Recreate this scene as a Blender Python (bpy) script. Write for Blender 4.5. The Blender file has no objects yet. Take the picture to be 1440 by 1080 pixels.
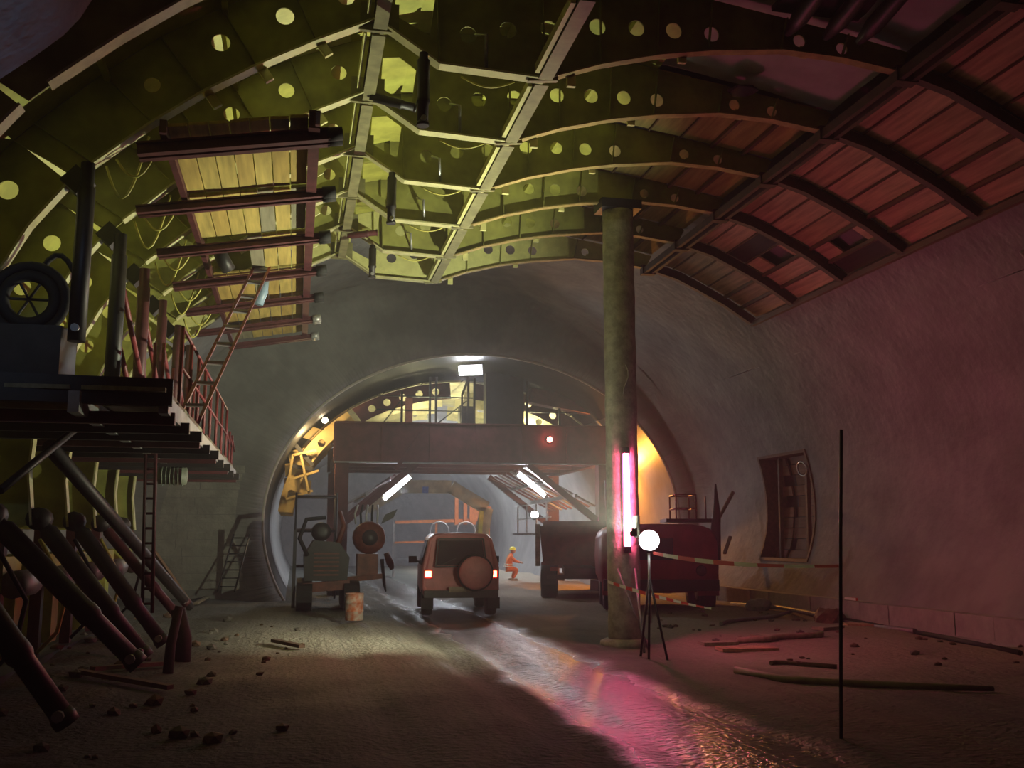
import bpy, bmesh, math, random
from mathutils import Vector, Matrix, noise
random.seed(7)
SC = bpy.context.scene
COL = SC.collection
R = math.radians

# ---------------------------------------------------------------- camera
FPX, CAMZ = 1400.0, 1.72
YAW, PITCH = R(12.15), R(8.77)
cd = bpy.data.cameras.new('camera'); cd.sensor_width = 36; cd.lens = FPX/1440*36
cd.clip_end = 300; cd.clip_start = .05
cam = bpy.data.objects.new('camera', cd); COL.objects.link(cam)
cam.location = (0, 0, CAMZ); cam.rotation_euler = (R(90)+PITCH, 0, -YAW)
SC.camera = cam
_F = Vector((math.sin(YAW)*math.cos(PITCH), math.cos(YAW)*math.cos(PITCH), math.sin(PITCH)))
_R = Vector((math.cos(YAW), -math.sin(YAW), 0)); _U = _R.cross(_F); _C = Vector((0, 0, CAMZ))
def ray(x, y): return _F+_R*((x-720)/FPX)-_U*((y-540)/FPX)
def at(x, y, Y):            # survey: point seen at picture position x,y standing at distance Y along the tunnel
    d = ray(x, y); return _C+d*(Y/d.y)
def gr(x, y, z=0.0):        # the same on the ground
    d = ray(x, y); return _C+d*((z-CAMZ)/d.z)

# ---------------------------------------------------------------- world, haze, exposure
w = bpy.data.worlds.new('World'); SC.world = w; w.use_nodes = True
wn = w.node_tree.nodes; wl = w.node_tree.links
bg = wn['Background']; bg.inputs[0].default_value = (.9, .95, 1, 1); bg.inputs[1].default_value = 0.002
HAZE = 0.005
vs_ = wn.new('ShaderNodeVolumeScatter'); vs_.inputs['Color'].default_value = (.9, .9, .95, 1)
vs_.inputs['Density'].default_value = HAZE; vs_.inputs['Anisotropy'].default_value = .35
wl.new(vs_.outputs[0], wn['World Output'].inputs['Volume'])
SC.view_settings.view_transform = 'Standard'; SC.view_settings.look = 'None'
SC.view_settings.gamma = 1; SC.view_settings.use_curve_mapping = False
SC.view_settings.exposure = 0.0
SC.cycles.use_light_tree = False
E_FLOOD, E_MAGENTA, E_TUBE = 2700, 160, 120

# ---------------------------------------------------------------- materials
def lin(c): return tuple(((v/12.92) if v <= .04045 else ((v+.055)/1.055)**2.4) for v in c)
MATS = {}
def mat(name, col, rough=.7, metal=0, vary=.25, scale=6.0, bump=.0, bscale=20., emit=None, estr=0, col2=None, trans=0, coat=0):
    if name in MATS: return MATS[name]
    m = bpy.data.materials.new(name); m.use_nodes = True
    nt = m.node_tree; N = nt.nodes; L = nt.links; b = N['Principled BSDF']
    b.inputs['Roughness'].default_value = rough; b.inputs['Metallic'].default_value = metal
    if trans: b.inputs['Transmission Weight'].default_value = trans
    if coat: b.inputs['Coat Weight'].default_value = coat
    if emit:
        b.inputs['Base Color'].default_value = (*col, 1)
        b.inputs['Emission Color'].default_value = (*emit, 1); b.inputs['Emission Strength'].default_value = estr
        MATS[name] = m; return m
    tc = N.new('ShaderNodeTexCoord'); nz = N.new('ShaderNodeTexNoise')
    nz.inputs['Scale'].default_value = scale; nz.inputs['Detail'].default_value = 3; nz.inputs['Roughness'].default_value = .65
    L.new(tc.outputs['Object'], nz.inputs['Vector'])
    rp = N.new('ShaderNodeValToRGB')
    c2 = col2 if col2 else tuple(v*(1-vary) for v in col)
    rp.color_ramp.elements[0].position = .38; rp.color_ramp.elements[1].position = .66
    rp.color_ramp.elements[0].color = (*c2, 1); rp.color_ramp.elements[1].color = (*col, 1)
    L.new(nz.outputs['Fac'], rp.inputs['Fac']); L.new(rp.outputs['Color'], b.inputs['Base Color'])
    if bump:
        n2 = N.new('ShaderNodeTexNoise'); n2.inputs['Scale'].default_value = bscale; n2.inputs['Detail'].default_value = 3
        L.new(tc.outputs['Object'], n2.inputs['Vector'])
        bp = N.new('ShaderNodeBump'); bp.inputs['Strength'].default_value = bump; bp.inputs['Distance'].default_value = .05
        L.new(n2.outputs['Fac'], bp.inputs['Height']); L.new(bp.outputs['Normal'], b.inputs['Normal'])
    MATS[name] = m; return m

M_conc = mat('sprayed_concrete', (.30, .285, .28), .9, vary=.3, scale=.9, bump=.6, bscale=5)
M_board = mat('board_marked_concrete', (.36, .34, .31), .9, vary=.25, scale=3, bump=.4, bscale=14)
M_memb = mat('membrane_lining', (.30, .29, .28), .42, vary=.35, scale=.8, bump=.15, bscale=3)
M_lip = mat('lip_mortar', (.62, .56, .5), .6, vary=.2, scale=3)
M_yel = mat('yellow_green_steel', (.50, .49, .10), .55, vary=.35, scale=2.2, bump=.1, bscale=9)
M_yel2 = mat('pale_yellow_steel', (.66, .64, .27), .5, vary=.2, scale=4)
M_web = mat('rib_web_steel', (.36, .35, .09), .6, vary=.45, scale=1.6, bump=.1, bscale=8)
M_flange = mat('flange_steel', (.62, .58, .30), .5, vary=.25, scale=5)
M_olive = mat('olive_worn_steel', (.27, .25, .12), .55, vary=.4, scale=4)
M_brnst = mat('brown_rusty_steel', (.10, .06, .045), .7, vary=.4, scale=4)
M_dark = mat('dark_oily_steel', (.035, .03, .03), .5, vary=.4, scale=5)
M_red = mat('red_oxide_steel', (.11, .028, .032), .55, vary=.4, scale=6)
M_redp = mat('red_painted_tube', (.24, .035, .04), .5, vary=.3, scale=8)
M_grey = mat('grey_steel', (.30, .30, .30), .45, metal=.3, vary=.3, scale=6)
M_galv = mat('galvanised_steel', (.5, .5, .5), .4, metal=.5, vary=.2, scale=8)
M_hose = mat('yellow_cable', (.60, .55, .12), .5, vary=.1)
M_rub = mat('black_rubber', (.02, .02, .02), .8, vary=.3)
M_col = mat('column_concrete', (.42, .40, .33), .8, vary=.4, scale=5, bump=.4, bscale=12)
M_blue = mat('blue_plastic_pipe', (.30, .42, .55), .4, vary=.2)

def wood(name, col, scale=3.5, stretch=(14, 1.2, 14)):
    m = bpy.data.materials.new(name); m.use_nodes = True
    nt = m.node_tree; N = nt.nodes; L = nt.links; b = N['Principled BSDF']; b.inputs['Roughness'].default_value = .75
    tc = N.new('ShaderNodeTexCoord'); mp = N.new('ShaderNodeMapping'); mp.inputs['Scale'].default_value = stretch
    L.new(tc.outputs['Object'], mp.inputs['Vector'])
    nz = N.new('ShaderNodeTexNoise'); nz.inputs['Scale'].default_value = 1.0; nz.inputs['Detail'].default_value = 6
    L.new(mp.outputs['Vector'], nz.inputs['Vector'])
    rp = N.new('ShaderNodeValToRGB'); rp.color_ramp.elements[0].position = .3; rp.color_ramp.elements[1].position = .7
    rp.color_ramp.elements[0].color = (*[v*.55 for v in col], 1); rp.color_ramp.elements[1].color = (*col, 1)
    L.new(nz.outputs['Fac'], rp.inputs['Fac']); L.new(rp.outputs['Color'], b.inputs['Base Color'])
    bp = N.new('ShaderNodeBump'); bp.inputs['Strength'].default_value = .2
    L.new(nz.outputs['Fac'], bp.inputs['Height']); L.new(bp.outputs['Normal'], b.inputs['Normal'])
    return m
M_pl = [wood('fresh_pine_plank', (.53, .37, .10)), wood('yellow_pine_plank', (.60, .45, .13)), wood('weathered_grey_plank', (.33, .30, .2))]
M_brn = [wood('brown_shutter_board', (.58, .39, .24)), wood('red_brown_shutter_board', (.50, .31, .18)), wood('tan_shutter_board', (.64, .44, .27))]
M_old = wood('old_dark_timber', (.17, .10, .06))

# ---------------------------------------------------------------- mesh helpers
def origin_of(o):
    v = Vector((0, 0, 0))
    while o is not None: v = v+Vector(o.location); o = o.parent
    return v
class MB:
    def __init__(s): s.v = []; s.f = []; s.sm = set()
    def add(s, vs, fs, smooth=False):
        n = len(s.v); s.v += [tuple(v) for v in vs]
        for f in fs:
            if smooth: s.sm.add(len(s.f))
            s.f.append(tuple(i+n for i in f))
        return s
    def box(s, c, d, m=None):
        x, y, z = d[0]/2, d[1]/2, d[2]/2
        vs = [Vector((a*x, b*y, e*z)) for e in (-1, 1) for b in (-1, 1) for a in (-1, 1)]
        if m is not None: vs = [m @ v for v in vs]
        return s.add([v+Vector(c) for v in vs], [(0, 2, 3, 1), (4, 5, 7, 6), (0, 1, 5, 4), (1, 3, 7, 5), (3, 2, 6, 7), (2, 0, 4, 6)])
    def bar(s, p, q, wd, h, up=(0, 0, 1)):
        p, q = Vector(p), Vector(q); d = (q-p).normalized(); u = Vector(up)
        if abs(d.dot(u)) > .99: u = Vector((0, 1, 0)) if abs(d.y) < .9 else Vector((1, 0, 0))
        sx = d.cross(u).normalized(); u = sx.cross(d)
        vs = [e+sx*(a*wd/2)+u*(b*h/2) for e in (p, q) for a, b in ((-1, -1), (1, -1), (1, 1), (-1, 1))]
        return s.add(vs, [(3, 2, 1, 0), (4, 5, 6, 7), (0, 1, 5, 4), (1, 2, 6, 5), (2, 3, 7, 6), (3, 0, 4, 7)])
    def channel(s, p, q, wd, h, up=(0, 0, 1), t=.02):    # C/I section: web and two flanges
        p, q = Vector(p), Vector(q); d = (q-p).normalized(); u = Vector(up); sx = d.cross(u).normalized(); u = sx.cross(d)
        s.bar(p, q, t, h-2*t-.002, up); o = u*(h/2-t/2)
        s.bar(p+o, q+o, wd, t, up); return s.bar(p-o, q-o, wd, t, up)
    def tube(s, pts, r, n=8, cap=True, closed=False):
        pts = [Vector(p) for p in pts]; k = len(pts); rs = r if isinstance(r, (list, tuple)) else [r]*k
        ref = None; vs = []
        for i, p in enumerate(pts):
            a = pts[i-1] if i else (pts[-1] if closed else pts[0]); b = pts[(i+1) % k] if (closed or i < k-1) else pts[-1]
            d = (b-a).normalized()
            if ref is None:
                ref = d.cross(Vector((0, 0, 1)) if abs(d.z) < .9 else Vector((1, 0, 0))).normalized()
            else: ref = (ref-d*ref.dot(d)).normalized()
            q = d.cross(ref)
            vs += [p+ref*(rs[i]*math.cos(2*math.pi*j/n))+q*(rs[i]*math.sin(2*math.pi*j/n)) for j in range(n)]
        fs = []
        for i in range(k if closed else k-1):
            i2 = (i+1) % k
            for j in range(n): fs.append((i*n+j, i*n+(j+1) % n, i2*n+(j+1) % n, i2*n+j))
        s.add(vs, fs, True)
        if cap and not closed:
            o = len(s.v)-len(vs); s.f.append(tuple(o+j for j in reversed(range(n)))); s.f.append(tuple(o+(k-1)*n+j for j in range(n)))
        return s
    def lathe(s, c, prof, n=16, axis='z', smooth=True):
        vs = []
        for r, h in prof:
            for j in range(n):
                a = 2*math.pi*j/n; x, y = r*math.cos(a), r*math.sin(a)
                v = {'z': (x, y, h), 'y': (x, h, y), 'x': (h, x, y)}[axis]; vs.append(Vector(v)+Vector(c))
        fs = []
        for i in range(len(prof)-1):
            for j in range(n): fs.append((i*n+j, i*n+(j+1) % n, (i+1)*n+(j+1) % n, (i+1)*n+j))
        fs.append(tuple(reversed(range(n)))); fs.append(tuple((len(prof)-1)*n+j for j in range(n)))
        return s.add(vs, fs, smooth)
    def grid(s, rows, smooth=True, closed=False):     # list of equally long point rows
        n = len(rows[0]); vs = [p for r in rows for p in r]; fs = []
        for i in range(len(rows)-1):
            for j in range(n if closed else n-1): j2 = (j+1) % n; fs.append((i*n+j, i*n+j2, (i+1)*n+j2, (i+1)*n+j))
        return s.add(vs, fs, smooth)
    def prism(s, poly, d):          # closed outline (3d points) pushed along d
        d = Vector(d); n = len(poly); vs = [Vector(p) for p in poly]+[Vector(p)+d for p in poly]
        fs = [tuple(reversed(range(n))), tuple(range(n, 2*n))]+[(i, (i+1) % n, n+(i+1) % n, n+i) for i in range(n)]
        return s.add(vs, fs)
    def rock(s, c, r, seed=0, flat=.7):
        b = bmesh.new(); bmesh.ops.create_icosphere(b, subdivisions=2 if r > .12 else 1, radius=1)
        vs = []
        for v in b.verts:
            k = 1+.45*noise.noise(v.co*1.3+Vector((seed*7.1, seed*3.3, 0))); vs.append(Vector((v.co.x*k*r, v.co.y*k*r*.85, v.co.z*k*r*flat))+Vector(c))
        b.verts.index_update(); s.add(vs, [tuple(v.index for v in f.verts) for f in b.faces]); b.free(); return s
    def mesh(s, name, org):
        me = bpy.data.meshes.new(name); o = Vector(org)
        me.from_pydata([Vector(v)-o for v in s.v], [], s.f); me.update()
        b = bmesh.new(); b.from_mesh(me); bmesh.ops.recalc_face_normals(b, faces=b.faces); b.to_mesh(me); b.free()
        if s.sm:
            for i in s.sm: me.polygons[i].use_smooth = True
        return me
    def build(s, name, m, parent=None, local=False):
        org = Vector((0, 0, 0)) if local or parent is None else origin_of(parent)
        me = s.mesh(name, org); me.materials.append(m)
        o = bpy.data.objects.new(name, me); COL.objects.link(o); o.parent = parent
        return o
def tag(o, label=None, cat=None, group=None, kind=None):
    if label: o['label'] = label
    if cat: o['category'] = cat
    if group: o['group'] = group
    if kind: o['kind'] = kind
    return o
def thing(name, loc, label, cat, group=None, rz=0):
    o = bpy.data.objects.new(name, None); COL.objects.link(o); o.location = loc; o.rotation_euler = (0, 0, rz); o.empty_display_size = .2
    return tag(o, label, cat, group)
def single(mb, name, m, label, cat, group=None, loc=None):
    """a thing that is one mesh, its origin at its own base"""
    vs = mb.v
    if loc is None:
        loc = Vector((sum(v[0] for v in vs)/len(vs), sum(v[1] for v in vs)/len(vs), min(v[2] for v in vs)))
    me = mb.mesh(name, loc); me.materials.append(m); o = bpy.data.objects.new(name, me); o.location = loc; COL.objects.link(o)
    return tag(o, label, cat, group)
def copy(o, dloc=(0, 0, 0), parent=None):
    c = o.copy(); COL.objects.link(c); c.location = Vector(o.location)+Vector(dloc); c.parent = parent if parent else o.parent
    return c
def lamp(name, kind, loc, energy, col, parent=None, **kw):
    l = bpy.data.lights.new(name, kind); l.energy = energy; l.color = col
    for k, v in kw.items(): setattr(l, k, v)
    o = bpy.data.objects.new(name, l); COL.objects.link(o); o.location = Vector(loc)-origin_of(parent) if parent else loc; o.parent = parent
    return o
def aim(o, d): o.rotation_euler = Vector(d).to_track_quat('-Z', 'Y').to_euler()

# ================================================================ SETTING
CX, CZ, CR = 3.8, .4, 8.6            # cavern vault
OX, OZ, OA, OB = 5.25, 2.2, 6.12, 4.9   # far tunnel mouth
YE = 28.5
RIBS = [19.78-1.87*i for i in range(7)]     # 19.78 ... 8.56
RIBS.reverse()

def floor_z(x, y):
    z = .05*noise.noise(Vector((x*.45, y*.3, 0)))+.025*noise.noise(Vector((x*1.7, y*1.1, 4)))+.01*noise.noise(Vector((x*5, y*4, 9)))
    for tx in (.9, 2.35, 3.0, 4.15):         # wheel ruts along the road
        z -= .045*math.exp(-((x-tx-.08*math.sin(y*.35))/.2)**2)
    if x < -1.2: z += .22*min(1, (-1.2-x)/2)*(.6+.5*noise.noise(Vector((x*.9, y*.8, 2))))
    if x > 7: z += .10*min(1, (x-7)/3)*(.5+noise.noise(Vector((x*.7, y*.6, 3))))
    return z
def floor_mat():
    m = bpy.data.materials.new('muddy_ground'); m.use_nodes = True
    nt = m.node_tree; N = nt.nodes; L = nt.links; b = N['Principled BSDF']
    tc = N.new('ShaderNodeTexCoord'); sp = N.new('ShaderNodeSeparateXYZ'); L.new(tc.outputs['Object'], sp.inputs[0])
    def math_(op, a, bb=None, c=None, clamp=False):
        n = N.new('ShaderNodeMath'); n.operation = op; n.use_clamp = clamp
        for i, v in enumerate((a, bb, c)):
            if v is None: continue
            if isinstance(v, (int, float)): n.inputs[i].default_value = v
            else: L.new(v, n.inputs[i])
        return n.outputs[0]
    n1 = N.new('ShaderNodeTexNoise'); n1.inputs['Scale'].default_value = .7; n1.inputs['Detail'].default_value = 7; n1.inputs['Roughness'].default_value = .6
    L.new(tc.outputs['Object'], n1.inputs['Vector'])
    mp = N.new('ShaderNodeMapping'); mp.inputs['Scale'].default_value = (4, .25, 1); L.new(tc.outputs['Object'], mp.inputs['Vector'])
    n2 = N.new('ShaderNodeTexNoise'); n2.inputs['Scale'].default_value = 1; n2.inputs['Detail'].default_value = 5; L.new(mp.outputs[0], n2.inputs['Vector'])
    n3 = N.new('ShaderNodeTexNoise'); n3.inputs['Scale'].default_value = 14; n3.inputs['Detail'].default_value = 6; L.new(tc.outputs['Object'], n3.inputs['Vector'])
    # wet strip of the right-hand wheel track, x 2.7..4.4
    xw = math_('ADD', sp.outputs[0], math_('MULTIPLY', math_('SUBTRACT', n1.outputs['Fac'], .5), .9))
    wet = math_('MULTIPLY', math_('MULTIPLY', math_('SUBTRACT', xw, 2.5), 4, clamp=True), math_('MULTIPLY', math_('SUBTRACT', 4.45, xw), 3, clamp=True), clamp=True)
    pool = math_('MULTIPLY', math_('MULTIPLY', math_('SUBTRACT', n2.outputs['Fac'], .57), 9, clamp=True), math_('MULTIPLY', math_('SUBTRACT', sp.outputs[1], 12.5), .5, clamp=True))
    lane = math_('MULTIPLY', math_('MULTIPLY', math_('SUBTRACT', xw, .6), 3, clamp=True), math_('MULTIPLY', math_('SUBTRACT', 4.4, xw), 3, clamp=True), clamp=True)
    wetall = math_('MAXIMUM', wet, math_('MULTIPLY', math_('MULTIPLY', pool, lane), .8))
    rp = N.new('ShaderNodeValToRGB'); rp.color_ramp.elements[0].position = .3; rp.color_ramp.elements[1].position = .72
    rp.color_ramp.elements[0].color = (.040, .041, .033, 1); rp.color_ramp.elements[1].color = (.142, .146, .12, 1)
    mixn = math_('ADD', math_('MULTIPLY', n1.outputs['Fac'], .55), math_('ADD', math_('MULTIPLY', n2.outputs['Fac'], .3), math_('MULTIPLY', n3.outputs['Fac'], .15)))
    L.new(mixn, rp.inputs['Fac'])
    dk = N.new('ShaderNodeMix'); dk.data_type = 'RGBA'; dk.inputs['B'].default_value = (.07, .06, .05, 1)
    # painted pool of light on the open road, painted shade under the formwork
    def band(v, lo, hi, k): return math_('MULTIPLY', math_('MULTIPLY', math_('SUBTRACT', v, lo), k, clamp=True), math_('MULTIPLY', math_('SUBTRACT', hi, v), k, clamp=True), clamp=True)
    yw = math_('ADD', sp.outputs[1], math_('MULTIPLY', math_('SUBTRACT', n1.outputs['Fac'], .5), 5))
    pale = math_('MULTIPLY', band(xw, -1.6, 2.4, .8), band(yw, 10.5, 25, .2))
    dim_zone = math_('MULTIPLY', math_('MULTIPLY', math_('SUBTRACT', .6, xw), .55, clamp=True), math_('MULTIPLY', math_('SUBTRACT', 13.5, yw), .3, clamp=True))
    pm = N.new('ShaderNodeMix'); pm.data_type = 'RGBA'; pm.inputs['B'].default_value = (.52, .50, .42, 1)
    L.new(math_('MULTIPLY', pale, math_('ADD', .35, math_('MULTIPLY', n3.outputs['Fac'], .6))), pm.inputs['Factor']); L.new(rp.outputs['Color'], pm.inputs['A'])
    rt = N.new('ShaderNodeMix'); rt.data_type = 'RGBA'; rt.inputs['B'].default_value = (.34, .28, .21, 1)
    L.new(math_('MULTIPLY', math_('MULTIPLY', math_('SUBTRACT', xw, 5.0), .7, clamp=True), math_('MULTIPLY', math_('MULTIPLY', math_('SUBTRACT', yw, 9.5), .3, clamp=True), math_('ADD', .3, math_('MULTIPLY', n3.outputs['Fac'], .7)))), rt.inputs['Factor']); L.new(pm.outputs['Result'], rt.inputs['A'])
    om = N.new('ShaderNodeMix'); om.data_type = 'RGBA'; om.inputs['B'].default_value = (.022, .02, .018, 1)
    L.new(math_('MULTIPLY', dim_zone, .85), om.inputs['Factor']); L.new(rt.outputs['Result'], om.inputs['A'])
    L.new(math_('MULTIPLY', wetall, .75), dk.inputs['Factor']); L.new(om.outputs['Result'], dk.inputs['A']); L.new(dk.outputs['Result'], b.inputs['Base Color'])
    L.new(math_('SUBTRACT', .92, math_('MULTIPLY', wetall, .66)), b.inputs['Roughness'])
    bp = N.new('ShaderNodeBump'); bp.inputs['Strength'].default_value = .7; bp.inputs['Distance'].default_value = .06
    L.new(math_('ADD', n3.outputs['Fac'], math_('MULTIPLY', n2.outputs['Fac'], 1.0)), bp.inputs['Height']); L.new(bp.outputs['Normal'], b.inputs['Normal'])
    return m
xs = [-5.2+i*.14 for i in range(130)]
ys = [-8+i*.5 for i in range(26)]+[5+i*.14 for i in range(176)]+[29.8+i*.6 for i in range(56)]
fm = MB().grid([[(x, y, floor_z(x, y)) for x in xs] for y in ys])
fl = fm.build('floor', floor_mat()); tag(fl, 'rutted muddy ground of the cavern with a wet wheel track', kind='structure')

def wall_x(z):       # side wall bellies out at 2.4 m and draws in to the ground
    return 11.93-(z-2.4)**2/(8.8 if z > 2.4 else 5.6)
def P(a, y, r=CR):
    z = CZ+CR*math.sin(R(a))
    if z > 3.8: return (CX+r*math.cos(R(a)), y, CZ+r*math.sin(R(a)))
    return (wall_x(z)+(r-CR), y, z)
def arc(a0, a1, n, r=CR): return [(CX+r*math.cos(R(a0+(a1-a0)*i/n)), CZ+r*math.sin(R(a0+(a1-a0)*i/n))) for i in range(n+1)]
VY = [-8, -4, 0, 4, 8, 12, 16, 20, 24, 26.5, 27.5, 28.0]
def vault(a0, a1, n, ys_, name):
    rows = []
    for y in ys_:
        rows.append([(x+.05*noise.noise(Vector((x, y*.6, z))), y, z+.05*noise.noise(Vector((x*.7, y*.6+9, z)))) for x, z in arc(a0, a1, n)])
    return MB().grid(rows).build(name, M_conc)
ysf = [-8+i*.6 for i in range(61)]
o = vault(38, 142, 60, ysf+[28.5], 'ceiling'); tag(o, 'rough grey sprayed concrete vault', kind='structure')
o = vault(142, 186, 24, ysf+[28.5], 'wall_left'); tag(o, 'grey concrete side wall behind the yellow formwork', kind='structure')
rim = [(-3.2, 2.6), (-2.75, 3.75), (-2.42, 4.45), (-2.07, 4.82), (-1.88, 4.99), (-1.69, 5.18), (-1.59, 5.32), (-1.52, 5.47), (-1.40, 5.75), (-1.1, 6.3)]
cs = MB().grid([[(x-.18*(7-y)*.35, y, z+.07*(7-y)) for x, z in rim] for y in (1.5, 3, 4.5, 6, 7)])
cs.grid([[(x, 7, z) for x, z in rim], [(x-.5, 7.02, z+.45) for x, z in rim]], False)
cs.build('cast_segment', M_conc, o)
# right wall with the recess left open between NY0..NY1 and NA0..NA1
NY0, NY1, NA0, NA1 = 21.5, 24.0, 5.0, 23.2
ya = sorted([-8+i*.6 for i in range(49)]+[NY0, NY1]+[24.6+i*.6 for i in range(7)]+[28.5])
ya = [y for y in ya if not (NY0-.25 < y < NY0 or NY0 < y < NY0+.25 or NY1-.25 < y < NY1 or NY1 < y < NY1+.25)]
aa = [-5, -2, 1.5, NA0]+[NA0+(NA1-NA0)*i/8 for i in range(1, 9)]+[26, 29, 32, 35, 38]
wm = MB(); wm.v = [P(a, y) for y in ya for a in aa]; na = len(aa)
for i in range(len(ya)-1):
    for j in range(na-1):
        if ya[i] >= NY0-.01 and ya[i+1] <= NY1+.01 and aa[j] >= NA0-.01 and aa[j+1] <= NA1+.01: continue
        wm.sm.add(len(wm.f)); wm.f.append((i*na+j, i*na+j+1, (i+1)*na+j+1, (i+1)*na+j))
o = wm.build('wall_right', M_conc)
tag(o, 'smooth concrete side wall with a boarded recess', kind='structure')
jt = MB().tube([P(a, 12.32, CR-.03) for a in range(2, 42, 2)], .055, 6).build('joint_bead', M_board, o)

# end wall, tunnel mouth and far tunnel
def outer(t):
    a = -6+192*t
    return Vector(P(a, 0)) if a < 40 else Vector((CX+CR*math.cos(R(a)), 0, CZ+CR*math.sin(R(a))))
def inner(t, k=0.0):
    a = R(-30+240*t); return Vector((OX+(OA+k)*math.cos(a), 0, OZ+(OB+k)*math.sin(a)))
NT = 72
rows = []
for kk, y in [(0, 27.4), (.05, 27.95), (.16, 28.35), (.32, 28.5), (.55, 28.5), (.78, 28.5), (1, 28.5)]:
    rows.append([outer(i/NT).lerp(inner(i/NT, .45), kk)+Vector((0, y, 0)) for i in range(NT+1)])
for k, y in [(.25, 28.56), (.1, 28.7), (.02, 28.9)]:
    rows.append([inner(i/NT, k)+Vector((0, y, 0)) for i in range(NT+1)])
def groove_mat():
    m = M_conc.copy(); m.name = 'combed_concrete'; nt = m.node_tree; N = nt.nodes; L = nt.links; b = N['Principled BSDF']
    tc = N.new('ShaderNodeTexCoord'); mp = N.new('ShaderNodeMapping'); mp.inputs['Location'].default_value = (-5.2, 0, -1.5); L.new(tc.outputs['Object'], mp.inputs[0])
    sp = N.new('ShaderNodeSeparateXYZ'); L.new(mp.outputs[0], sp.inputs[0])
    at2 = N.new('ShaderNodeMath'); at2.operation = 'ARCTAN2'; L.new(sp.outputs[2], at2.inputs[0]); L.new(sp.outputs[0], at2.inputs[1])
    cb = N.new('ShaderNodeCombineXYZ'); L.new(at2.outputs[0], cb.inputs[0])
    ln = N.new('ShaderNodeVectorMath'); ln.operation = 'LENGTH'; L.new(mp.outputs[0], ln.inputs[0]); sc_ = N.new('ShaderNodeMath'); sc_.operation = 'MULTIPLY'; sc_.inputs[1].default_value = .02
    L.new(ln.outputs['Value'], sc_.inputs[0]); L.new(sc_.outputs[0], cb.inputs[1])
    nz = N.new('ShaderNodeTexNoise'); nz.inputs['Scale'].default_value = 40; nz.inputs['Detail'].default_value = 3; L.new(cb.outputs[0], nz.inputs['Vector'])
    bp = N.new('ShaderNodeBump'); bp.inputs['Strength'].default_value = .8; bp.inputs['Distance'].default_value = .06; L.new(nz.outputs['Fac'], bp.inputs['Height']); L.new(bp.outputs[0], b.inputs['Normal'])
    return m
wb = MB().grid(rows).build('wall_back', groove_mat()); tag(wb, 'combed concrete end wall around the tunnel mouth', kind='structure')
bt = MB().tube([inner(i/NT, .04)+Vector((0, 28.84, 0)) for i in range(NT+1)], .05, 8).build('trim_1', M_lip); tag(bt, 'pale mortar bead along the tunnel mouth', kind='structure')
for row in range(15):           # board-marked courses on the left of the end wall
    z0 = .32+row*.225
    xe = OX-(OA+.75)*math.sqrt(max(0, 1-((z0+.1-OZ)/(OB+.75))**2)); xl = CX-math.sqrt(max(0, 8.15**2-(z0+.1-CZ)**2))
    cut = xl+(xe-xl)*(.35+.3*random.random()); 
    for a, b in ((xl, cut-.012), (cut+.012, xe)):
        if b-a > .15: MB().box(((a+b)/2, 28.5, z0+.11), (b-a, .05+.02*random.random(), .21)).build('board', M_board, wb)
M_blk = mat('black_waterproof_sheet', (.03, .03, .032), .6, vary=.3, scale=1.2, bump=.2, bscale=3)
M_blk.node_tree.nodes['Principled BSDF'].inputs['Specular IOR Level'].default_value = .08
KR = 22                  # right of this the mouth is bare, elsewhere black sheet hangs in the first metres
MB().grid([[inner(i/NT, 0)+Vector((0, y, 0)) for i in range(KR, NT+1)] for y in [28.85+i*.75 for i in range(10)]]).build('wall_sheet', M_blk)['kind'] = 'structure'
bpy.data.objects['wall_sheet']['label'] = 'black waterproof sheet lining the first metres of the far tunnel'
MB().grid([[inner(i/NT, 0)+Vector((0, y, 0)) for i in range(KR+1)] for y in [28.85+i*.75 for i in range(10)]]).build('wall_reveal', M_memb)['kind'] = 'structure'
bpy.data.objects['wall_reveal']['label'] = 'bare curved tunnel lining lit orange behind the column'
rows = [[inner(i/NT, 0)+Vector((0, y, 0)) for i in range(NT+1)] for y in [35.6+i*1.5 for i in range(20)]]
o = MB().grid(rows).build('wall_tunnel', M_memb); tag(o, 'smooth grey lining of the further tunnel', kind='structure')
fe = MB().add([inner(i/NT)+Vector((0, 63.3, 0)) for i in range(NT+1)], [tuple(range(NT+1))]).build('wall_end', M_conc); tag(fe, 'dim grey face closing the far tunnel', kind='structure')
be = MB().add([outer(i/NT)+Vector((0, -8, 0)) for i in range(NT+1)], [tuple(range(NT+1))]).build('wall_front', M_conc); tag(be, 'dark concrete face behind the viewpoint', kind='structure')
# kerb at the foot of the right wall
o = MB().box((11.35, 16.5, .0), (.4, 21.5, .3)).build('trim_2', M_board)
for i in range(22):
    y = 6+i*.98; MB().box((11.25+.03*random.random(), y, .2), (.6, .96, .5+.03*random.random())).build('kerb_block', M_board, o)
tag(o, 'low concrete kerb along the foot of the side wall', kind='structure')

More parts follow.
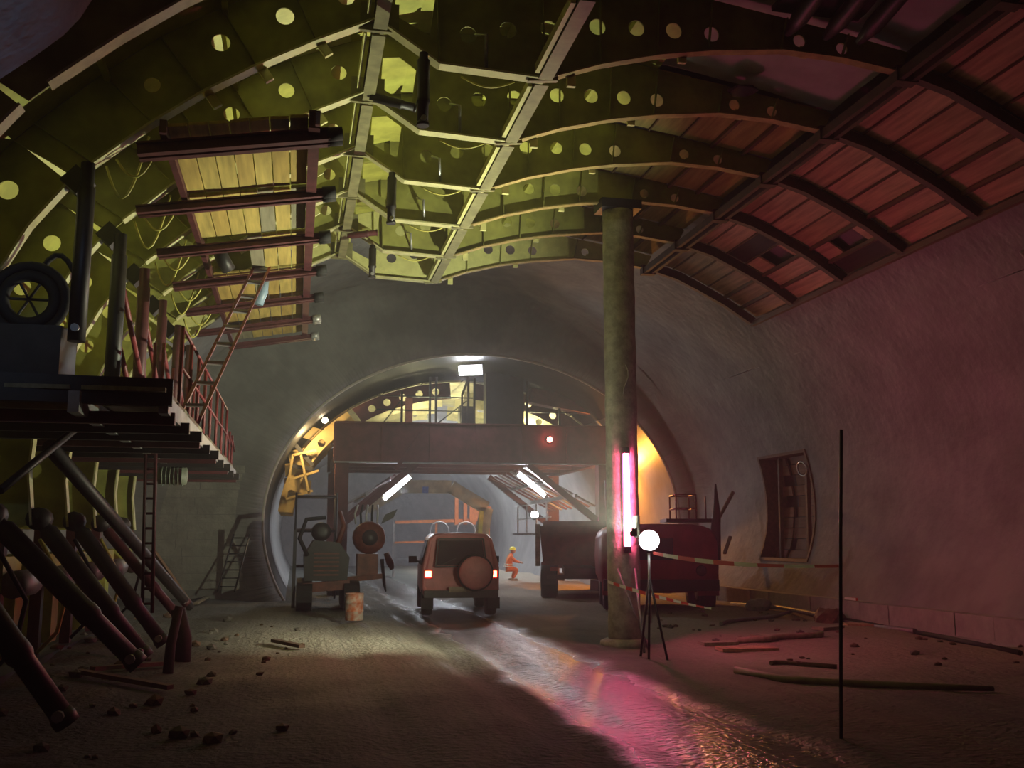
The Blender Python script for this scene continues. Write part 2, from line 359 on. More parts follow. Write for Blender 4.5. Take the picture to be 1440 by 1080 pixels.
# ================================================================ YELLOW FORMWORK
FW = thing('tunnel_formwork', (0, 14.17, 0), 'large yellow-green steel arch formwork carriage with perforated ribs under the vault', 'formwork')
F1 = [(-2.30, 5.34), (-2.15, 5.49), (-1.6, 5.98), (-1.1, 6.37), (-.57, 6.72), (.05, 7.08), (.70, 7.41), (1.41, 6.95), (2.62, 6.90), (3.3, 7.15), (4.0, 7.34), (4.64, 7.46), (5.6, 7.58), (6.4, 7.56), (7.2, 7.46)]
S1 = [(-2.90, 5.70), (-2.72, 5.90), (-2.10, 6.50), (-1.55, 6.97), (-.95, 7.37), (-.25, 7.77), (.50, 8.10), (1.35, 8.32), (2.6, 8.42), (3.3, 8.38), (4.05, 8.28), (4.72, 8.15), (5.68, 8.02), (6.5, 7.90), (7.35, 7.75)]
F2 = [(-2.35, 5.28), (-2.42, 5.19), (-2.7, 4.8), (-2.95, 4.3), (-3.19, 3.75), (-3.33, 3.25)]
S2 = [(-2.90, 5.70), (-3.02, 5.55), (-3.3, 5.1), (-3.62, 4.55), (-3.92, 3.95), (-4.12, 3.4)]
F3 = [(-2.95, 3.08), (-2.99, 2.45), (-2.92, 1.86)]
S3 = [(-4.18, 3.08), (-4.33, 2.45), (-4.40, 1.86)]
F4 = [(7.32, 7.42), (7.9, 7.26), (8.4, 7.03), (9.0, 6.73), (9.6, 6.35)]
S4 = [(7.40, 7.60), (8.0, 7.43), (8.52, 7.18), (9.13, 6.87), (9.74, 6.48)]
def web(outl, holes, t=.02, polys=()):
    bm = bmesh.new(); edges = []
    def loop(pts):
        vs = [bm.verts.new((x, 0, z)) for x, z in pts]
        for i in range(len(vs)): edges.append(bm.edges.new((vs[i], vs[(i+1) % len(vs)])))
    loop(outl)
    for p_ in polys: loop(p_)
    for hx, hz, hr in holes: loop([(hx+hr*math.cos(2*math.pi*k/16), hz+hr*math.sin(2*math.pi*k/16)) for k in range(16)])
    bmesh.ops.triangle_fill(bm, use_beauty=True, use_dissolve=False, edges=edges, normal=(0, -1, 0))
    g = bmesh.ops.extrude_face_region(bm, geom=bm.faces[:])
    bmesh.ops.translate(bm, verts=[e for e in g['geom'] if isinstance(e, bmesh.types.BMVert)], vec=(0, t, 0))
    bmesh.ops.recalc_face_normals(bm, faces=bm.faces[:])
    me = bpy.data.meshes.new('rib'); bm.to_mesh(me); bm.free(); return me
def flange(F, wd=.16, t=.025):
    mb = MB()
    for a, b in zip(F[:-1], F[1:]): mb.bar((a[0], 0, a[1]), (b[0], 0, b[1]), wd, t, up=(0, 0, 1) if abs(a[0]-b[0]) > .2 else (1, 0, 0))
    return mb
H1 = [(-1.62, 6.42, .085), (-.95, 6.97, .1), (-.29, 7.35, .1), (.36, 7.66, .1), (1.74, 7.36, .1), (2.2, 7.47, .1), (2.68, 7.54, .1), (3.27, 7.63, .1), (3.75, 7.67, .1), (4.22, 7.69, .1), (4.70, 7.70, .095), (5.85, 7.74, .08), (6.42, 7.70, .075)]
H2 = [(-2.93, 5.17, .1), (-3.22, 4.62, .1), (-3.5, 4.05, .1)]
H3 = [(-3.4, 2.6, .1), (-3.75, 2.1, .1)]
me1 = web(F1+S1[::-1], H1, polys=[[(.90, 7.50), (1.30, 7.30), (1.36, 7.80), (1.14, 7.95), (.92, 7.92)]]); me2 = web(F2+S2[::-1], H2); me3 = web(F3+S3[::-1], H3); me4 = web(F4+S4[::-1], [])
# the nearest rib has a shallow web on its left
S1n = [(f[0]+(s[0]-f[0])*.42, f[1]+(s[1]-f[1])*.42) if f[0] < .3 else s for f, s in zip(F1, S1)]
H1n = [h for h in H1 if h[0] > 1]
me1e = me1.copy()
for me in (me1, me2, me3): me.materials.append(M_web)
me1e.materials.append(M_yel2)  # end rib takes paler steel: its floodlit brightness is put into the colour
me4.materials.append(M_brnst)
fm1 = flange(F1[1:7]); fm1b = flange(F1[6:9], .16); fm1c = flange(F1[8:], .13, .02)
fme = fm1.mesh('flange', (0, 0, 0)); fme.materials.append(M_flange)
fmeb = fm1b.mesh('flange', (0, 0, 0)); fmeb.materials.append(M_flange)
fmec = fm1c.mesh('flange', (0, 0, 0)); fmec.materials.append(mat('rusty_flange', (.46, .34, .13), .6, vary=.4, scale=5))
fme2 = flange(F2, .15).mesh('flange', (0, 0, 0)); fme2.materials.append(M_flange)
fme3 = flange(F3, .15).mesh('flange', (0, 0, 0)); fme3.materials.append(M_flange)
fme4 = flange(F4, .12).mesh('flange', (0, 0, 0)); fme4.materials.append(M_brnst)
stms = []
for f, s_ in zip(F1, S1):
    if f[0] < .6 or 1 < f[0] < 7:
        m_ = MB().bar((f[0], -.03, f[1]+.02), (s_[0], -.03, s_[1]-.02), .012, .06, up=(0, 1, 0)).mesh('stiffener', (0, 0, 0)); m_.materials.append(M_web); stms.append(m_)
def inst(name, me, y, parent):
    o = bpy.data.objects.new(name, me); COL.objects.link(o); o.parent = parent
    o.location = (0, y-origin_of(parent).y, 0) if parent is FW else (0, 0, 0); return o
gums = [MB().prism([(.52, -.02, 7.28), (.95, -.02, 7.28), (.95, -.02, 7.62), (.52, -.02, 7.62)], (0, .05, 0)).mesh('gusset', (0, 0, 0)),
        MB().prism([(2.42, -.03, 6.86), (2.78, -.03, 6.9), (2.78, -.03, 7.1), (2.5, -.03, 7.05)], (0, .06, 0)).mesh('gusset', (0, 0, 0))]
for m_ in gums: m_.materials.append(M_olive)
for i, y in enumerate(RIBS):
    r = inst('rib', me1e if i == 6 else me1, y, FW)
    for m_ in (fme, fmeb, fmec): inst('flange', m_, y, r)
    if i:
        for m_ in stms: inst('stiffener', m_, y, r)
    for m_ in gums: inst('gusset', m_, y, r)
    r = inst('side_rib', me2, y, FW); inst('flange', fme2, y, r)
    r = inst('foot_rib', me3, y, FW); inst('flange', fme3, y, r)
    r = inst('shallow_rib', me4, y, FW); inst('flange', fme4, y, r)
r = inst('shallow_rib', me4, 6.69, FW); inst('flange', fme4, 6.69, r)
# skin plates, bay by bay
def skin(S, i0, i1, y0, y1, m, name, t=.02):
    mb = MB(); pts = S[i0:i1+1]
    mb.grid([[(x, y, z) for x, z in pts] for y in (y0, y1)], False)
    mb.grid([[(x*1.0, y, z+t) for x, z in pts] for y in (y0, y1)], False)
    return mb.build(name, m, FW)
for i in range(6):
    y0, y1 = RIBS[i]+.03, RIBS[i+1]-.01
    skin(S1, 0, 6, y0, y1, M_yel2 if i % 2 else M_yel, 'skin_plate')
    skin(S1, 6, 11, y0, y1, M_yel, 'skin_plate')
    skin(S2, 0, 5, y0, y1, M_yel, 'side_plate'); skin(S3, 0, 2, y0, y1, M_yel, 'foot_plate')
    # longitudinal stiffeners under the skin
    for k in (2, 4):
        a = S1[k]; MB().bar((a[0]+.04, y0, a[1]-.06), (a[0]+.04, y1, a[1]-.06), .06, .06).build('stringer', M_yel, FW)
    for k in (8, 9, 10):
        a = S1[k]; MB().bar((a[0], y0, a[1]-.05), (a[0], y1, a[1]-.05), .05, .09).build('stringer', M_yel, FW)
# cast concrete showing where the crown boards are struck
CE = bpy.data.objects['ceiling']
MB().grid([[(x, y, z+.03+.02*noise.noise(Vector((x*2, y*2, 1)))) for x, z in [(S1[10][0]+(S1[14][0]-S1[10][0])*k/10, S1[10][1]+(S1[14][1]-S1[10][1])*k/10+.05*math.sin(math.pi*k/10)) for k in range(11)]] for y in [6.4+.3*j for j in range(20)]+[12.28]]).build('cast_concrete', mat('smooth_plaster', (.52, .50, .50), .85, vary=.2, scale=2), CE)
MB().rock(at(1045, 128, 12.0), .2, 5, .15).build('hole_patch', M_rub, CE)  # flat dark lump standing in for a hole in the concrete
# crown-to-hinge boards (x 4.8..7.3) only in the further bays, brown boards beyond the hinge in every bay
def board_strip(S, n, y0, y1, mats, name, drop=0):
    # resample the outline into n boards of equal width
    L_ = [0]
    for a, b in zip(S[:-1], S[1:]): L_.append(L_[-1]+math.hypot(b[0]-a[0], b[1]-a[1]))
    def pt(s):
        for k in range(len(S)-1):
            if s <= L_[k+1]+1e-6:
                u = (s-L_[k])/(L_[k+1]-L_[k]); return Vector((S[k][0]+(S[k+1][0]-S[k][0])*u, 0, S[k][1]+(S[k+1][1]-S[k][1])*u))
    for k in range(n):
        a, b = pt(L_[-1]*k/n), pt(L_[-1]*(k+1)/n); d = (b-a).normalized(); nrm = Vector((d.z, 0, -d.x)) if d.x > 0 else Vector((-d.z, 0, d.x))
        a2, b2 = a+d*.012, b-d*.012; off = -nrm*(.02*random.random())
        poly = [a2+off, b2+off, b2+off-nrm*.03, a2+off-nrm*.03]
        if name == 'shutter_board' and (k, round(y0, 1)) in HOLED:
            # a broken-out board: two short ends only
            yy = [(y0, y0+.28*(y1-y0)), (y0+.72*(y1-y0), y1)]
        else: yy = [(y0, y1)]
        for ya_, yb_ in yy:
            MB().prism([p+Vector((0, ya_, 0)) for p in poly], (0, yb_-ya_, 0)).build(name, M_char if name == 'shutter_board' and (k, round(y0, 1)) in CHAR else random.choice(mats), FW)
        if k: MB().bar(a+Vector((0, y0, -.012 if k < n-2 else -.03)), a+Vector((0, y1, -.012 if k < n-2 else -.03)), .025 if k < n-2 else .06, .03 if k < n-2 else .06).build('batten', M_old, FW)
M_char = wood('charred_board', (.05, .03, .025))
CHAR = {(5, round(RIBS[3]+.05, 1)), (2, round(RIBS[4]+.05, 1))}
HOLED = {(4, round(RIBS[3]+.05, 1)), (3, round(RIBS[4]+.05, 1))}
M_tan = [wood('olive_tan_board', (.42, .34, .11)), wood('tan_board', (.45, .33, .12))]
for i in range(6):
    y0, y1 = RIBS[i]+.05, RIBS[i+1]-.04
    board_strip(S4, 6, y0, y1, M_brn, 'shutter_board')
    if i >= 2: board_strip(S1[11:], 5, y0, y1, M_tan, 'crown_board')
board_strip(S4, 6, 6.74, 8.52, M_brn, 'shutter_board')
# black soot patches around the broken-out boards
# longitudinal beams
y0, y1 = RIBS[0]-.1, RIBS[-1]+.12
for i in range(6):
    a, b = RIBS[i]+.09, RIBS[i+1]-.06
    MB().channel((.74, a, 7.38), (.74, b, 7.38), .15, .20).build('crown_beam', M_olive, FW)
    MB().bar((.60, a+.15, 7.45), (.60, b-.15, 7.45), .03, .16).build('beam_liner', M_yel2, FW)
    MB().channel((2.62, a, 6.98), (2.62, b, 6.98), .16, .20).build('crown_beam', M_olive, FW)
    MB().bar((2.50, a+.1, 6.95), (2.50, b-.1, 6.95), .05, .10).build('beam_liner', M_yel2, FW)
for dx in (-.09, .09):
    MB().bar((7.26+dx, 6.6, 7.40), (7.26+dx, RIBS[-1]+.15, 7.40), .07, .13).build('hinge_beam', M_brnst, FW)
for y in RIBS: MB().box((7.26, y, 7.42), (.30, .16, .2)).build('hinge_block', M_brnst, FW)
MB().bar((9.68, 6.7, 6.36), (9.68, RIBS[-1]+.1, 6.36), .08, .10).build('edge_batten', M_old, FW)
# dark walkway channels over the nearest right bay
for k, x in enumerate((5.55, 6.05, 6.5)):
    MB().tube([(x, 7.0, 7.86), (x, 9.0, 7.82), (x+.03, 9.9, 7.74), (x+.05, 10.25, 7.72)], [.09, .09, .11, .05], 8).build('vault_pipe', M_dark, FW)
MB().box((6.0, 8.6, 7.98), (1.25, 3.2, .06)).build('vault_tray', M_dark, FW)
# hanging spindles, jacks
def spindle(p, q, r=.065, eye=True, m=M_dark, name='spindle'):
    p, q = Vector(p), Vector(q); d = (q-p)
    mb = MB().tube([p, p+d*.08, p+d*.1, p+d*.62, p+d*.64, p+d*.68, p+d*.7, p+d*.94], [r*.7, r*.7, r, r, r*1.08, r*1.08, r*.88, r*.88], 10)
    mb.tube([p+d*.94, p+d*.97, q], [r*.88, r*1.05, r*1.0], 10)
    o = mb.build(name, m, FW)
    if eye: MB().tube([q-d.normalized()*r*1.2+Vector((a*.001, -r*1.3, 0)) if False else q-d.normalized()*r*.9+Vector((0, s*r*1.3, 0)) for s in (-1, 1)], r*.45, 8).build('pin', M_galv, o)
    return o
for y, dz in ((10.43, .85), (14.17, .78), (17.91, .62)):
    spindle((1.22, y-.12, 7.02), (1.22, y-.12, 7.02-dz), .07)
spindle((.75, 12.1, 7.28), (1.35, 12.1, 7.18), .06, False); spindle((.75, 17.75, 7.15), (1.3, 17.75, 7.25), .06, False, M_red)
for y in RIBS[1:6]:         # thin grout tubes and cable loops on the crown
    MB().tube([(1.95, y+.02, 6.98), (1.9, y-.25, 7.25), (1.82, y-.02, 7.36)], .02, 6).build('grout_tube', M_galv, FW)
    MB().tube([(1.7+.07*k, y+.25, 6.97-.10*math.sin(math.pi*k/9)) for k in range(10)], .012, 5).build('cable', M_hose, FW)
    MB().tube([(-1.95+.055*k, y+.12, 5.62+.05*k-.38*math.sin(math.pi*k/9)) for k in range(10)], .014, 5).build('cable', M_hose, FW)
    MB().tube([(-2.05+.045*k, y+.16, 5.55+.04*k-.5*math.sin(math.pi*k/9)) for k in range(10)], .014, 5).build('cable', M_hose, FW)
for y in RIBS[1:]:
    MB().box((-2.28, y, 5.30), (.22, .2, .22), Matrix.Rotation(R(42), 3, 'Y')).build('side_hinge', M_dark, FW)
    for f in (.25, .55, .85):
        k = 2+int(f*4); a = F1[k]; MB().box((a[0]+.1, y+.09, a[1]-.03), (.10, .05, .16), Matrix.Rotation(R(-35), 3, 'Y')).build('clip', M_yel2, FW)
    for k in (8, 10, 12):
        a = F1[k]; MB().box((a[0]+.35, y+.10, a[1]+.07), (.10, .05, .14)).build('clip', M_yel2, FW)
# struts from the foot ribs, hanging free at the lower end
for y, p in ((8.56, at(95, 1018, 8.9)), (10.43, at(195, 935, 10.6)), (12.3, at(205, 925, 12.5)), (14.17, at(230, 905, 14.4)), (16.04, at(255, 872, 16.4)), (17.91, at(264, 850, 18.2))):
    spindle((-2.88, y+.02, 1.95), p, .105 if y < 15 else .08, True, M_dark if y < 15 else M_red, 'strut')
    MB().lathe((-2.86, y+.05, 1.93), [(.13, -.1), (.13, .1)], 12, 'y').build('strut_knuckle', M_dark, FW)
MB().tube([at(70, 628, 11.6), at(266, 852, 18.6)], .085, 10).build('raking_brace', M_dark, FW)
MB().tube([at(0, 690, 10.2), at(110, 600, 11.5)], .04, 8).build('raking_brace', M_dark, FW)
for k, y in enumerate(RIBS[1:6]):   # machinery lumps low on the foot panel
    MB().box((-3.1, y+.9, 1.35), (.5, .7, .35)).box((-3.3, y+.5, .8), (.35, .35, .9)).build('foot_bracket', M_yel, FW)
    MB().lathe((-2.75, y+.9, 1.25), [(.05, -.35), (.14, -.34), (.14, .3), (.06, .34)], 12, 'y').build('hydraulic_motor', M_grey, FW)
    MB().tube([(-2.9, y+.3, 1.7), (-2.6, y+.5, 1.1), (-2.75, y+.8, .6), (-3.0, y+1.0, .35)], .025, 6).build('hose', M_hose if k % 2 else M_rub, FW)
    MB().bar((-3.25, y, 1.9), (-3.25, y, .15), .14, .14).build('foot_leg', M_red, FW)
MB().bar((-3.25, 8, .12), (-3.25, 20, .12), .25, .16).build('foot_sill', M_dark, FW)

# ---- upper platform of planks
UP = MB().bar((-1.45, 10.15, 5.86), (-1.45, 21.6, 5.86), .07, .14).build('upper_platform', M_red, FW)
def uz(x): return 5.82+.172*(x+1.43)
MB().channel((.06, 10.15, uz(.06)-.0), (.06, 21.6, uz(.06)), .12, .2).build('side_rail', M_red, UP)
bays = [10.18]+[y for y in RIBS[2:]]+[21.6]
for i in range(len(bays)-1):
    n = 7; a = bays[i]+(.05 if i else 0); b = bays[i+1]-.05
    for k in range(n):
        if i == 2 and k < 3: continue      # hatch for the ladder
        x0 = -1.41+1.42*k/n; x1 = -1.41+1.42*(k+1)/n-.014
        z0, z1 = uz(x0)+.035+.012*random.random(), uz(x1)+.035+.012*random.random()
        mb = MB().prism([(x0, a, z0), (x1, a, z1), (x1, a, z1+.035), (x0, a, z0+.035)], (0, b-a-random.random()*.05, 0))
        mb.build('plank', random.choice([M_pl[0], M_pl[1], M_pl[1], M_pl[0], M_pl[2]]), UP)
for i, y in enumerate(RIBS[1:]+[21.5]):
    for dy in (-.075, .075):
        s = 1 if i else 1.35; XL = -1.72 if i == 0 else -2.0 if y < 20 else -1.5
        mb = MB().channel((XL, y+dy, uz(XL)-.10), (.22, y+dy, uz(.22)-.10), .07*s, .10*s); mb.build('crossbeam', M_red, UP)
        MB().tube([(.20, y+dy, uz(.2)-.10), (.36, y+dy, uz(.36)-.10)], .075, 10).build('beam_end', M_rub if y < 18 else M_galv, UP)
# pipes dropping through the hatch
MB().tube([at(306, 345, 14.6), at(312, 362, 14.6), at(322, 380, 14.7)], .10, 12).build('drain_pipe', M_dark, FW)
MB().tube([at(371, 392, 16.4), at(369, 410, 16.4), at(362, 428, 16.4)], .09, 12).build('drain_pipe', M_blue, FW)

# ---- lower platform with posts and handrails
LZ = 3.08
LP = MB().bar((-1.28, 10.0, LZ-.09), (-1.28, 21.3, LZ-.09), .09, .18).build('lower_platform', M_grey, FW)
MB().bar((-3.2, 9.4, LZ-.09), (-3.2, 21.3, LZ-.09), .09, .18).build('edge_beam', M_dark, LP)
MB().bar((-2.05, 9.8, LZ-.11), (-2.05, 21.0, LZ-.11), .10, .2).build('edge_beam', M_galv, LP)
MB().bar((-3.4, 9.85, LZ+.02), (-1.2, 10.0, LZ+.02), .12, .26).build('edge_beam', M_dark, LP)
for i in range(13):
    y = 10.3+i*.88; MB().bar((-3.3, y, LZ-.2), (-1.2+.05*(i % 3), y, LZ-.2), .09, .12).build('joist', M_dark if i % 3 else M_red, LP)
for i in range(20):
    y = 10.1+i*.56
    for x0, x1 in ((-3.25, -2.1), (-2.0, -1.25)):
        if (i*7+int(x0*3)) % 6 == 1: continue
        MB().box(((x0+x1)/2, y, LZ+.03+.01*random.random()), (x1-x0, .52, .04)).build('deck_board', M_old if i % 3 else M_pl[2], LP)
MB().box((-1.75, 10.8, LZ+.09), (.9, 1.5, .04)).build('deck_board', M_old, LP)
for i, y in enumerate([11.6, 12.6, 13.6, 14.6, 15.6, 16.8, 18.0, 19.2, 20.2, 21.0]):
    MB().tube([(-1.32, y, LZ-.1), (-1.32, y, LZ+1.0-.3*(i > 7))], .024, 8).build('rail_post', M_redp, LP)
for z in (.55, 1.0): MB().tube([(-1.32, 11.6, LZ+z), (-1.32, 19.2, LZ+z)], .02, 8).build('handrail', M_redp, LP)
for y in (19.2, 20.2, 21.0): MB().tube([(-1.32, y, LZ+.65), (-1.32, y+.9, LZ+.45)], .018, 6).build('handrail', M_redp, LP)
# hanging posts between hinge and lower platform
for k, (x, y, z0, z1, r) in enumerate([(-2.16, 10.43, 5.45, 3.62, .085), (-2.14, 12.3, 5.28, 3.12, .09), (-2.13, 14.17, 5.36, 3.12, .085), (-2.12, 16.04, 5.36, 3.12, .075), (-2.1, 17.91, 5.36, 3.12, .075), (-2.1, 19.78, 5.36, 3.12, .07)]):
    p = MB().tube([(x, y-.16, z0), (x, y-.16, z0-.25), (x, y-.16, z0-.26), (x, y-.16, z1)], [r*.8, r*.8, r, r], 10).build('hanger_post', M_dark if k < 2 else M_red, FW)
    MB().tube([(x-.001, y-.16-r-.04, z1+.12), (x, y-.16+r+.04, z1+.12)], .04, 8).build('pin', M_galv, p)
for k in range(1, 5):
    y = RIBS[k+1]-.16
    MB().tube([(-2.1, y, 4.7), (-2.1, y+1.75, 3.9)], .035, 6).build('cross_tie', M_redp, FW)
    MB().tube([(-2.1, y, 4.0), (-2.1, y+1.75, 3.2)], .035, 6).build('cross_tie', M_redp, FW)
    for dx in (0, .1): MB().tube([(-1.75+dx, y+.5, LZ), (-1.75+dx, y+.5, LZ+1.0)], .022, 6).build('rail_post', M_redp, LP)
exec_marker = 0

# ================================================================ THINGS ON AND NEAR THE FORMWORK
# ladder between the platforms
def ladder(name, p, q, wd, n, side, m, label, tread=None, r=.025):
    p, q = Vector(p), Vector(q); L = thing(name, p, label, 'ladder'); s = Vector(side).normalized()*wd/2
    for k in (-1, 1):
        if tread: MB().bar(p+s*k, q+s*k, .035, .11, up=(0, 1, .3)).build('stile', m, L)
        else: MB().tube([p+s*k, q+s*k], r, 8).build('stile', m, L)
    for i in range(n):
        c = p.lerp(q, (i+.6)/n)
        if tread: MB().box(c, (wd if abs(s.x) > .01 else .16, .16 if abs(s.x) > .01 else wd, .03)).build('tread', tread, L)
        else: MB().tube([c-s, c+s], r*.75, 6).build('rung', m, L)
    return L
ladder('step_ladder', at(265, 590, 11.9), at(370, 372, 16.2), .24, 9, (1, 0, 0), M_redp, 'red steel stair ladder climbing between the two formwork platforms', M_galv)
ladder('hanging_ladder', at(207, 862, 14.6), at(213, 590, 14.6), .13, 13, (1, 0, 0), M_red, 'narrow dark red ladder hanging upright under the lower platform')
ladder('leaning_ladder', at(318, 832, 27.2), at(340, 752, 28.3), .42, 7, (1, 0, 0), M_dark, 'dark ladder leaning against the end wall beside the tunnel mouth')

# generator with hose reel on the lower platform
g0 = Vector((-2.75, 10.5, LZ+.05))
G = thing('hose_reel', g0, 'black machine with a coiled hose reel standing on the lower platform', 'machine')
MB().box(g0+Vector((0, 0, .32)), (.95, .7, .6)).build('housing', M_dark, G)
MB().tube([g0+Vector((.1+.34*math.cos(a), -.1, .92+.34*math.sin(a))) for a in [2*math.pi*i/24 for i in range(24)]], .05, 8, closed=True).build('reel_rim', M_rub, G)
MB().tube([g0+Vector((.1+.24*math.cos(a), -.1, .92+.24*math.sin(a))) for a in [2*math.pi*i/24 for i in range(24)]], .06, 8, closed=True).build('hose', M_rub, G)
for k in range(6):
    a = math.pi*k/3; MB().tube([g0+Vector((.1, -.1, .92)), g0+Vector((.1+.33*math.cos(a), -.1, .92+.33*math.sin(a)))], .014, 6).build('spoke', M_dark, G)
MB().tube([g0+Vector((.1+.06*k, .05, 1.15+.28*math.sin(k*.45))) for k in range(8)], .03, 6).build('hose', M_rub, G)
MB().bar(g0+Vector((.42, .2, .0)), g0+Vector((.42, .2, .7)), .06, .06).build('bracket', M_galv, G)
# vibrator motor under the platform
v0 = at(243, 682, 16.5)
V = thing('vibrator_motor', v0, 'grey-green finned motor hanging under the lower platform', 'motor')
MB().lathe(v0+Vector((0, 0, .14)), [(.05, -.24), (.13, -.22), (.14, .2), (.06, .22)], 14, 'x').build('housing', mat('grey_green_paint', (.22, .26, .2), .5), V)
for k in range(6): MB().lathe(v0+Vector((-.16+.06*k, 0, .14)), [(.155, -.006), (.155, .006)], 14, 'x').build('fin', MATS['grey_green_paint'], V)
MB().bar(v0+Vector((0, 0, .26)), v0+Vector((0, 0, .45)), .06, .06).build('bracket', M_dark, V)

# ================================================================ COLUMN WITH PINK TUBE, FLOODLIGHT, TAPE
c0 = Vector((5.35, 16.04, 0))
C = thing('support_column', c0, 'round mottled concrete support column under the formwork rib', 'column')
prof = [(.27+.006*math.sin(i*2.1), 7.36*i/24) for i in range(25)]
MB().lathe(c0, prof, 24).build('shaft', M_col, C)
MB().box(c0+Vector((0, 0, 7.45)), (.72, .5, .16)).build('head_plate', M_dark, C)
MB().lathe(c0, [(.42, -.05), (.40, .05), (.30, .09)], 20).build('foot', M_col, C)
MB().tube([c0+Vector((.05*math.sin(k), -.285, 4.6-.1*k)) for k in range(6)], .012, 5).build('wire', M_galv, C)
T = thing('pink_tube_lamp', (5.30, 15.68, 1.5), 'glowing pink fluorescent tube fixed upright on the column', 'lamp')
M_pink = mat('pink_tube_glow', (1, .6, .75), .3, emit=(1, .085, .25), estr=E_MAGENTA)
MB().tube([(5.30, 15.66, 1.58), (5.30, 15.66, 3.10)], .045, 12).build('tube', M_pink, T)
for z in (1.53, 3.14): MB().lathe((5.30, 15.66, z), [(.06, -.05), (.06, .05)], 12).build('end_cap', M_dark, T)
MB().bar((5.30, 15.74, 1.5), (5.30, 15.74, 3.2), .10, .04, up=(0, 1, 0)).build('batten', M_red, T)
f0 = Vector((5.06, 14.0, 0))
FL = thing('tripod_floodlight', f0, 'dazzling white floodlight on a thin tripod beside the column', 'lamp')
for p in (gr(885, 917), gr(912, 927), gr(946, 931)):
    p = Vector((5.06+(p.x-5.06)*1.0, 14+(p.y-14.1)*.45, .0)); MB().tube([(5.06, 14.0, 1.15), p], .018, 6).build('leg', M_dark, FL)
MB().tube([(5.06, 14.0, .5), (5.06, 14.0, 1.5)], .022, 8).build('mast', M_galv, FL)
M_white = mat('flood_glow', (1, 1, 1), .3, emit=(.95, 1, .98), estr=9)
b_ = bmesh.new(); bmesh.ops.create_uvsphere(b_, u_segments=16, v_segments=10, radius=.15)
mb = MB().add([v.co+Vector((5.06, 13.98, 1.68)) for v in b_.verts], [tuple(v.index for v in f.verts) for f in b_.faces], True); b_.free()
mb.build('bulb', M_white, FL)
MB().lathe((5.06, 14.0, 1.5), [(.03, 0), (.06, .02), (.07, .08)], 12).build('socket', M_dark, FL)
sp = lamp('flood_beam', 'SPOT', (4.86, 14.0, 1.8), E_FLOOD, (.94, 1, .68), FL, spot_size=R(152), spot_blend=.75, shadow_soft_size=.02); aim(sp, (-.86, .30, .42))
def shade_plate(az0, az1, z0, z1, r):  # plates added round the lamp to keep its beam off chosen surfaces
    rows = [[Vector((4.86+rr_*math.sin(R(az0+(az1-az0)*i/6)), 14.0+rr_*math.cos(R(az0+(az1-az0)*i/6)), z)) for i in range(7)] for rr_, z in ((r, z0), (r, z1), (r+.012, z1), (r+.012, z0), (r, z0))]
    MB().grid(rows, False).build('added_shade_plate', M_dark, FL)
shade_plate(-62, -18, 1.788, 1.803, .075); shade_plate(-121, -63, 1.74, 1.811, .075); shade_plate(-178, -122, 1.74, 1.856, .075); shade_plate(1, 70, 1.72, 2.04, .075)
# striped tapes
M_tape = mat('red_white_tape', (.7, .3, .2))
nt = M_tape.node_tree; N = nt.nodes; L = nt.links
tc = N.new('ShaderNodeTexCoord'); wv = N.new('ShaderNodeTexWave'); wv.wave_type = 'BANDS'; wv.inputs['Scale'].default_value = 3.2; wv.inputs['Distortion'].default_value = 0
rp = N.new('ShaderNodeValToRGB'); rp.color_ramp.interpolation = 'CONSTANT'; rp.color_ramp.elements[1].position = .5
rp.color_ramp.elements[0].color = (.65, .05, .04, 1); rp.color_ramp.elements[1].color = (.75, .72, .66, 1)
L.new(tc.outputs['Object'], wv.inputs['Vector']); L.new(wv.outputs['Fac'], rp.inputs['Fac']); L.new(rp.outputs['Color'], N['Principled BSDF'].inputs['Base Color'])
def tape(name, p, q, sag, label, n=16, wd=.04):
    p, q = Vector(p), Vector(q); rows = []
    for i in range(n+1):
        u = i/n; c = p.lerp(q, u)-Vector((0, 0, sag*4*u*(1-u))); tw = .5+.4*math.sin(u*5)
        o = Vector((0, math.cos(tw)*wd/2*.3, math.sin(tw)*wd/2+.012)); rows.append([c-o, c+o, c+o+Vector((0, .004, 0)), c-o+Vector((0, .004, 0))])
    return single(MB().grid(rows, False, True), name, M_tape, label, 'tape')
PX = at(1182, 1052, 8.1)
tape('barrier_tape', (5.12, 14.0, 1.50), at(1182, 796, 8.1), .06, 'red and white barrier tape strung from the floodlight to the thin post')
tape('barrier_tape', at(855, 818, 15.6), at(1000, 856, 13.2), .03, 'red and white barrier tape sloping down from the column to the ground')
mb = MB().tube([PX-Vector((0, 0, .1)), at(1182, 760, 8.1), at(1183, 604, 8.1)], .016, 8)
single(mb, 'barrier_post', M_dark, 'thin dark rod standing upright in the ground before the side wall', 'post')
for k, (a, b, yb) in enumerate((((868, 800), (912, 912), 15.2), ((893, 800), (906, 918), 15.4))):
    mb = MB().tube([at(*a, 15.55), gr(*b)], .02, 6); single(mb, 'steel_bar', M_grey, ['long steel bar leaning on the column, outer one', 'short steel bar leaning on the column, inner one'][k], 'bar')

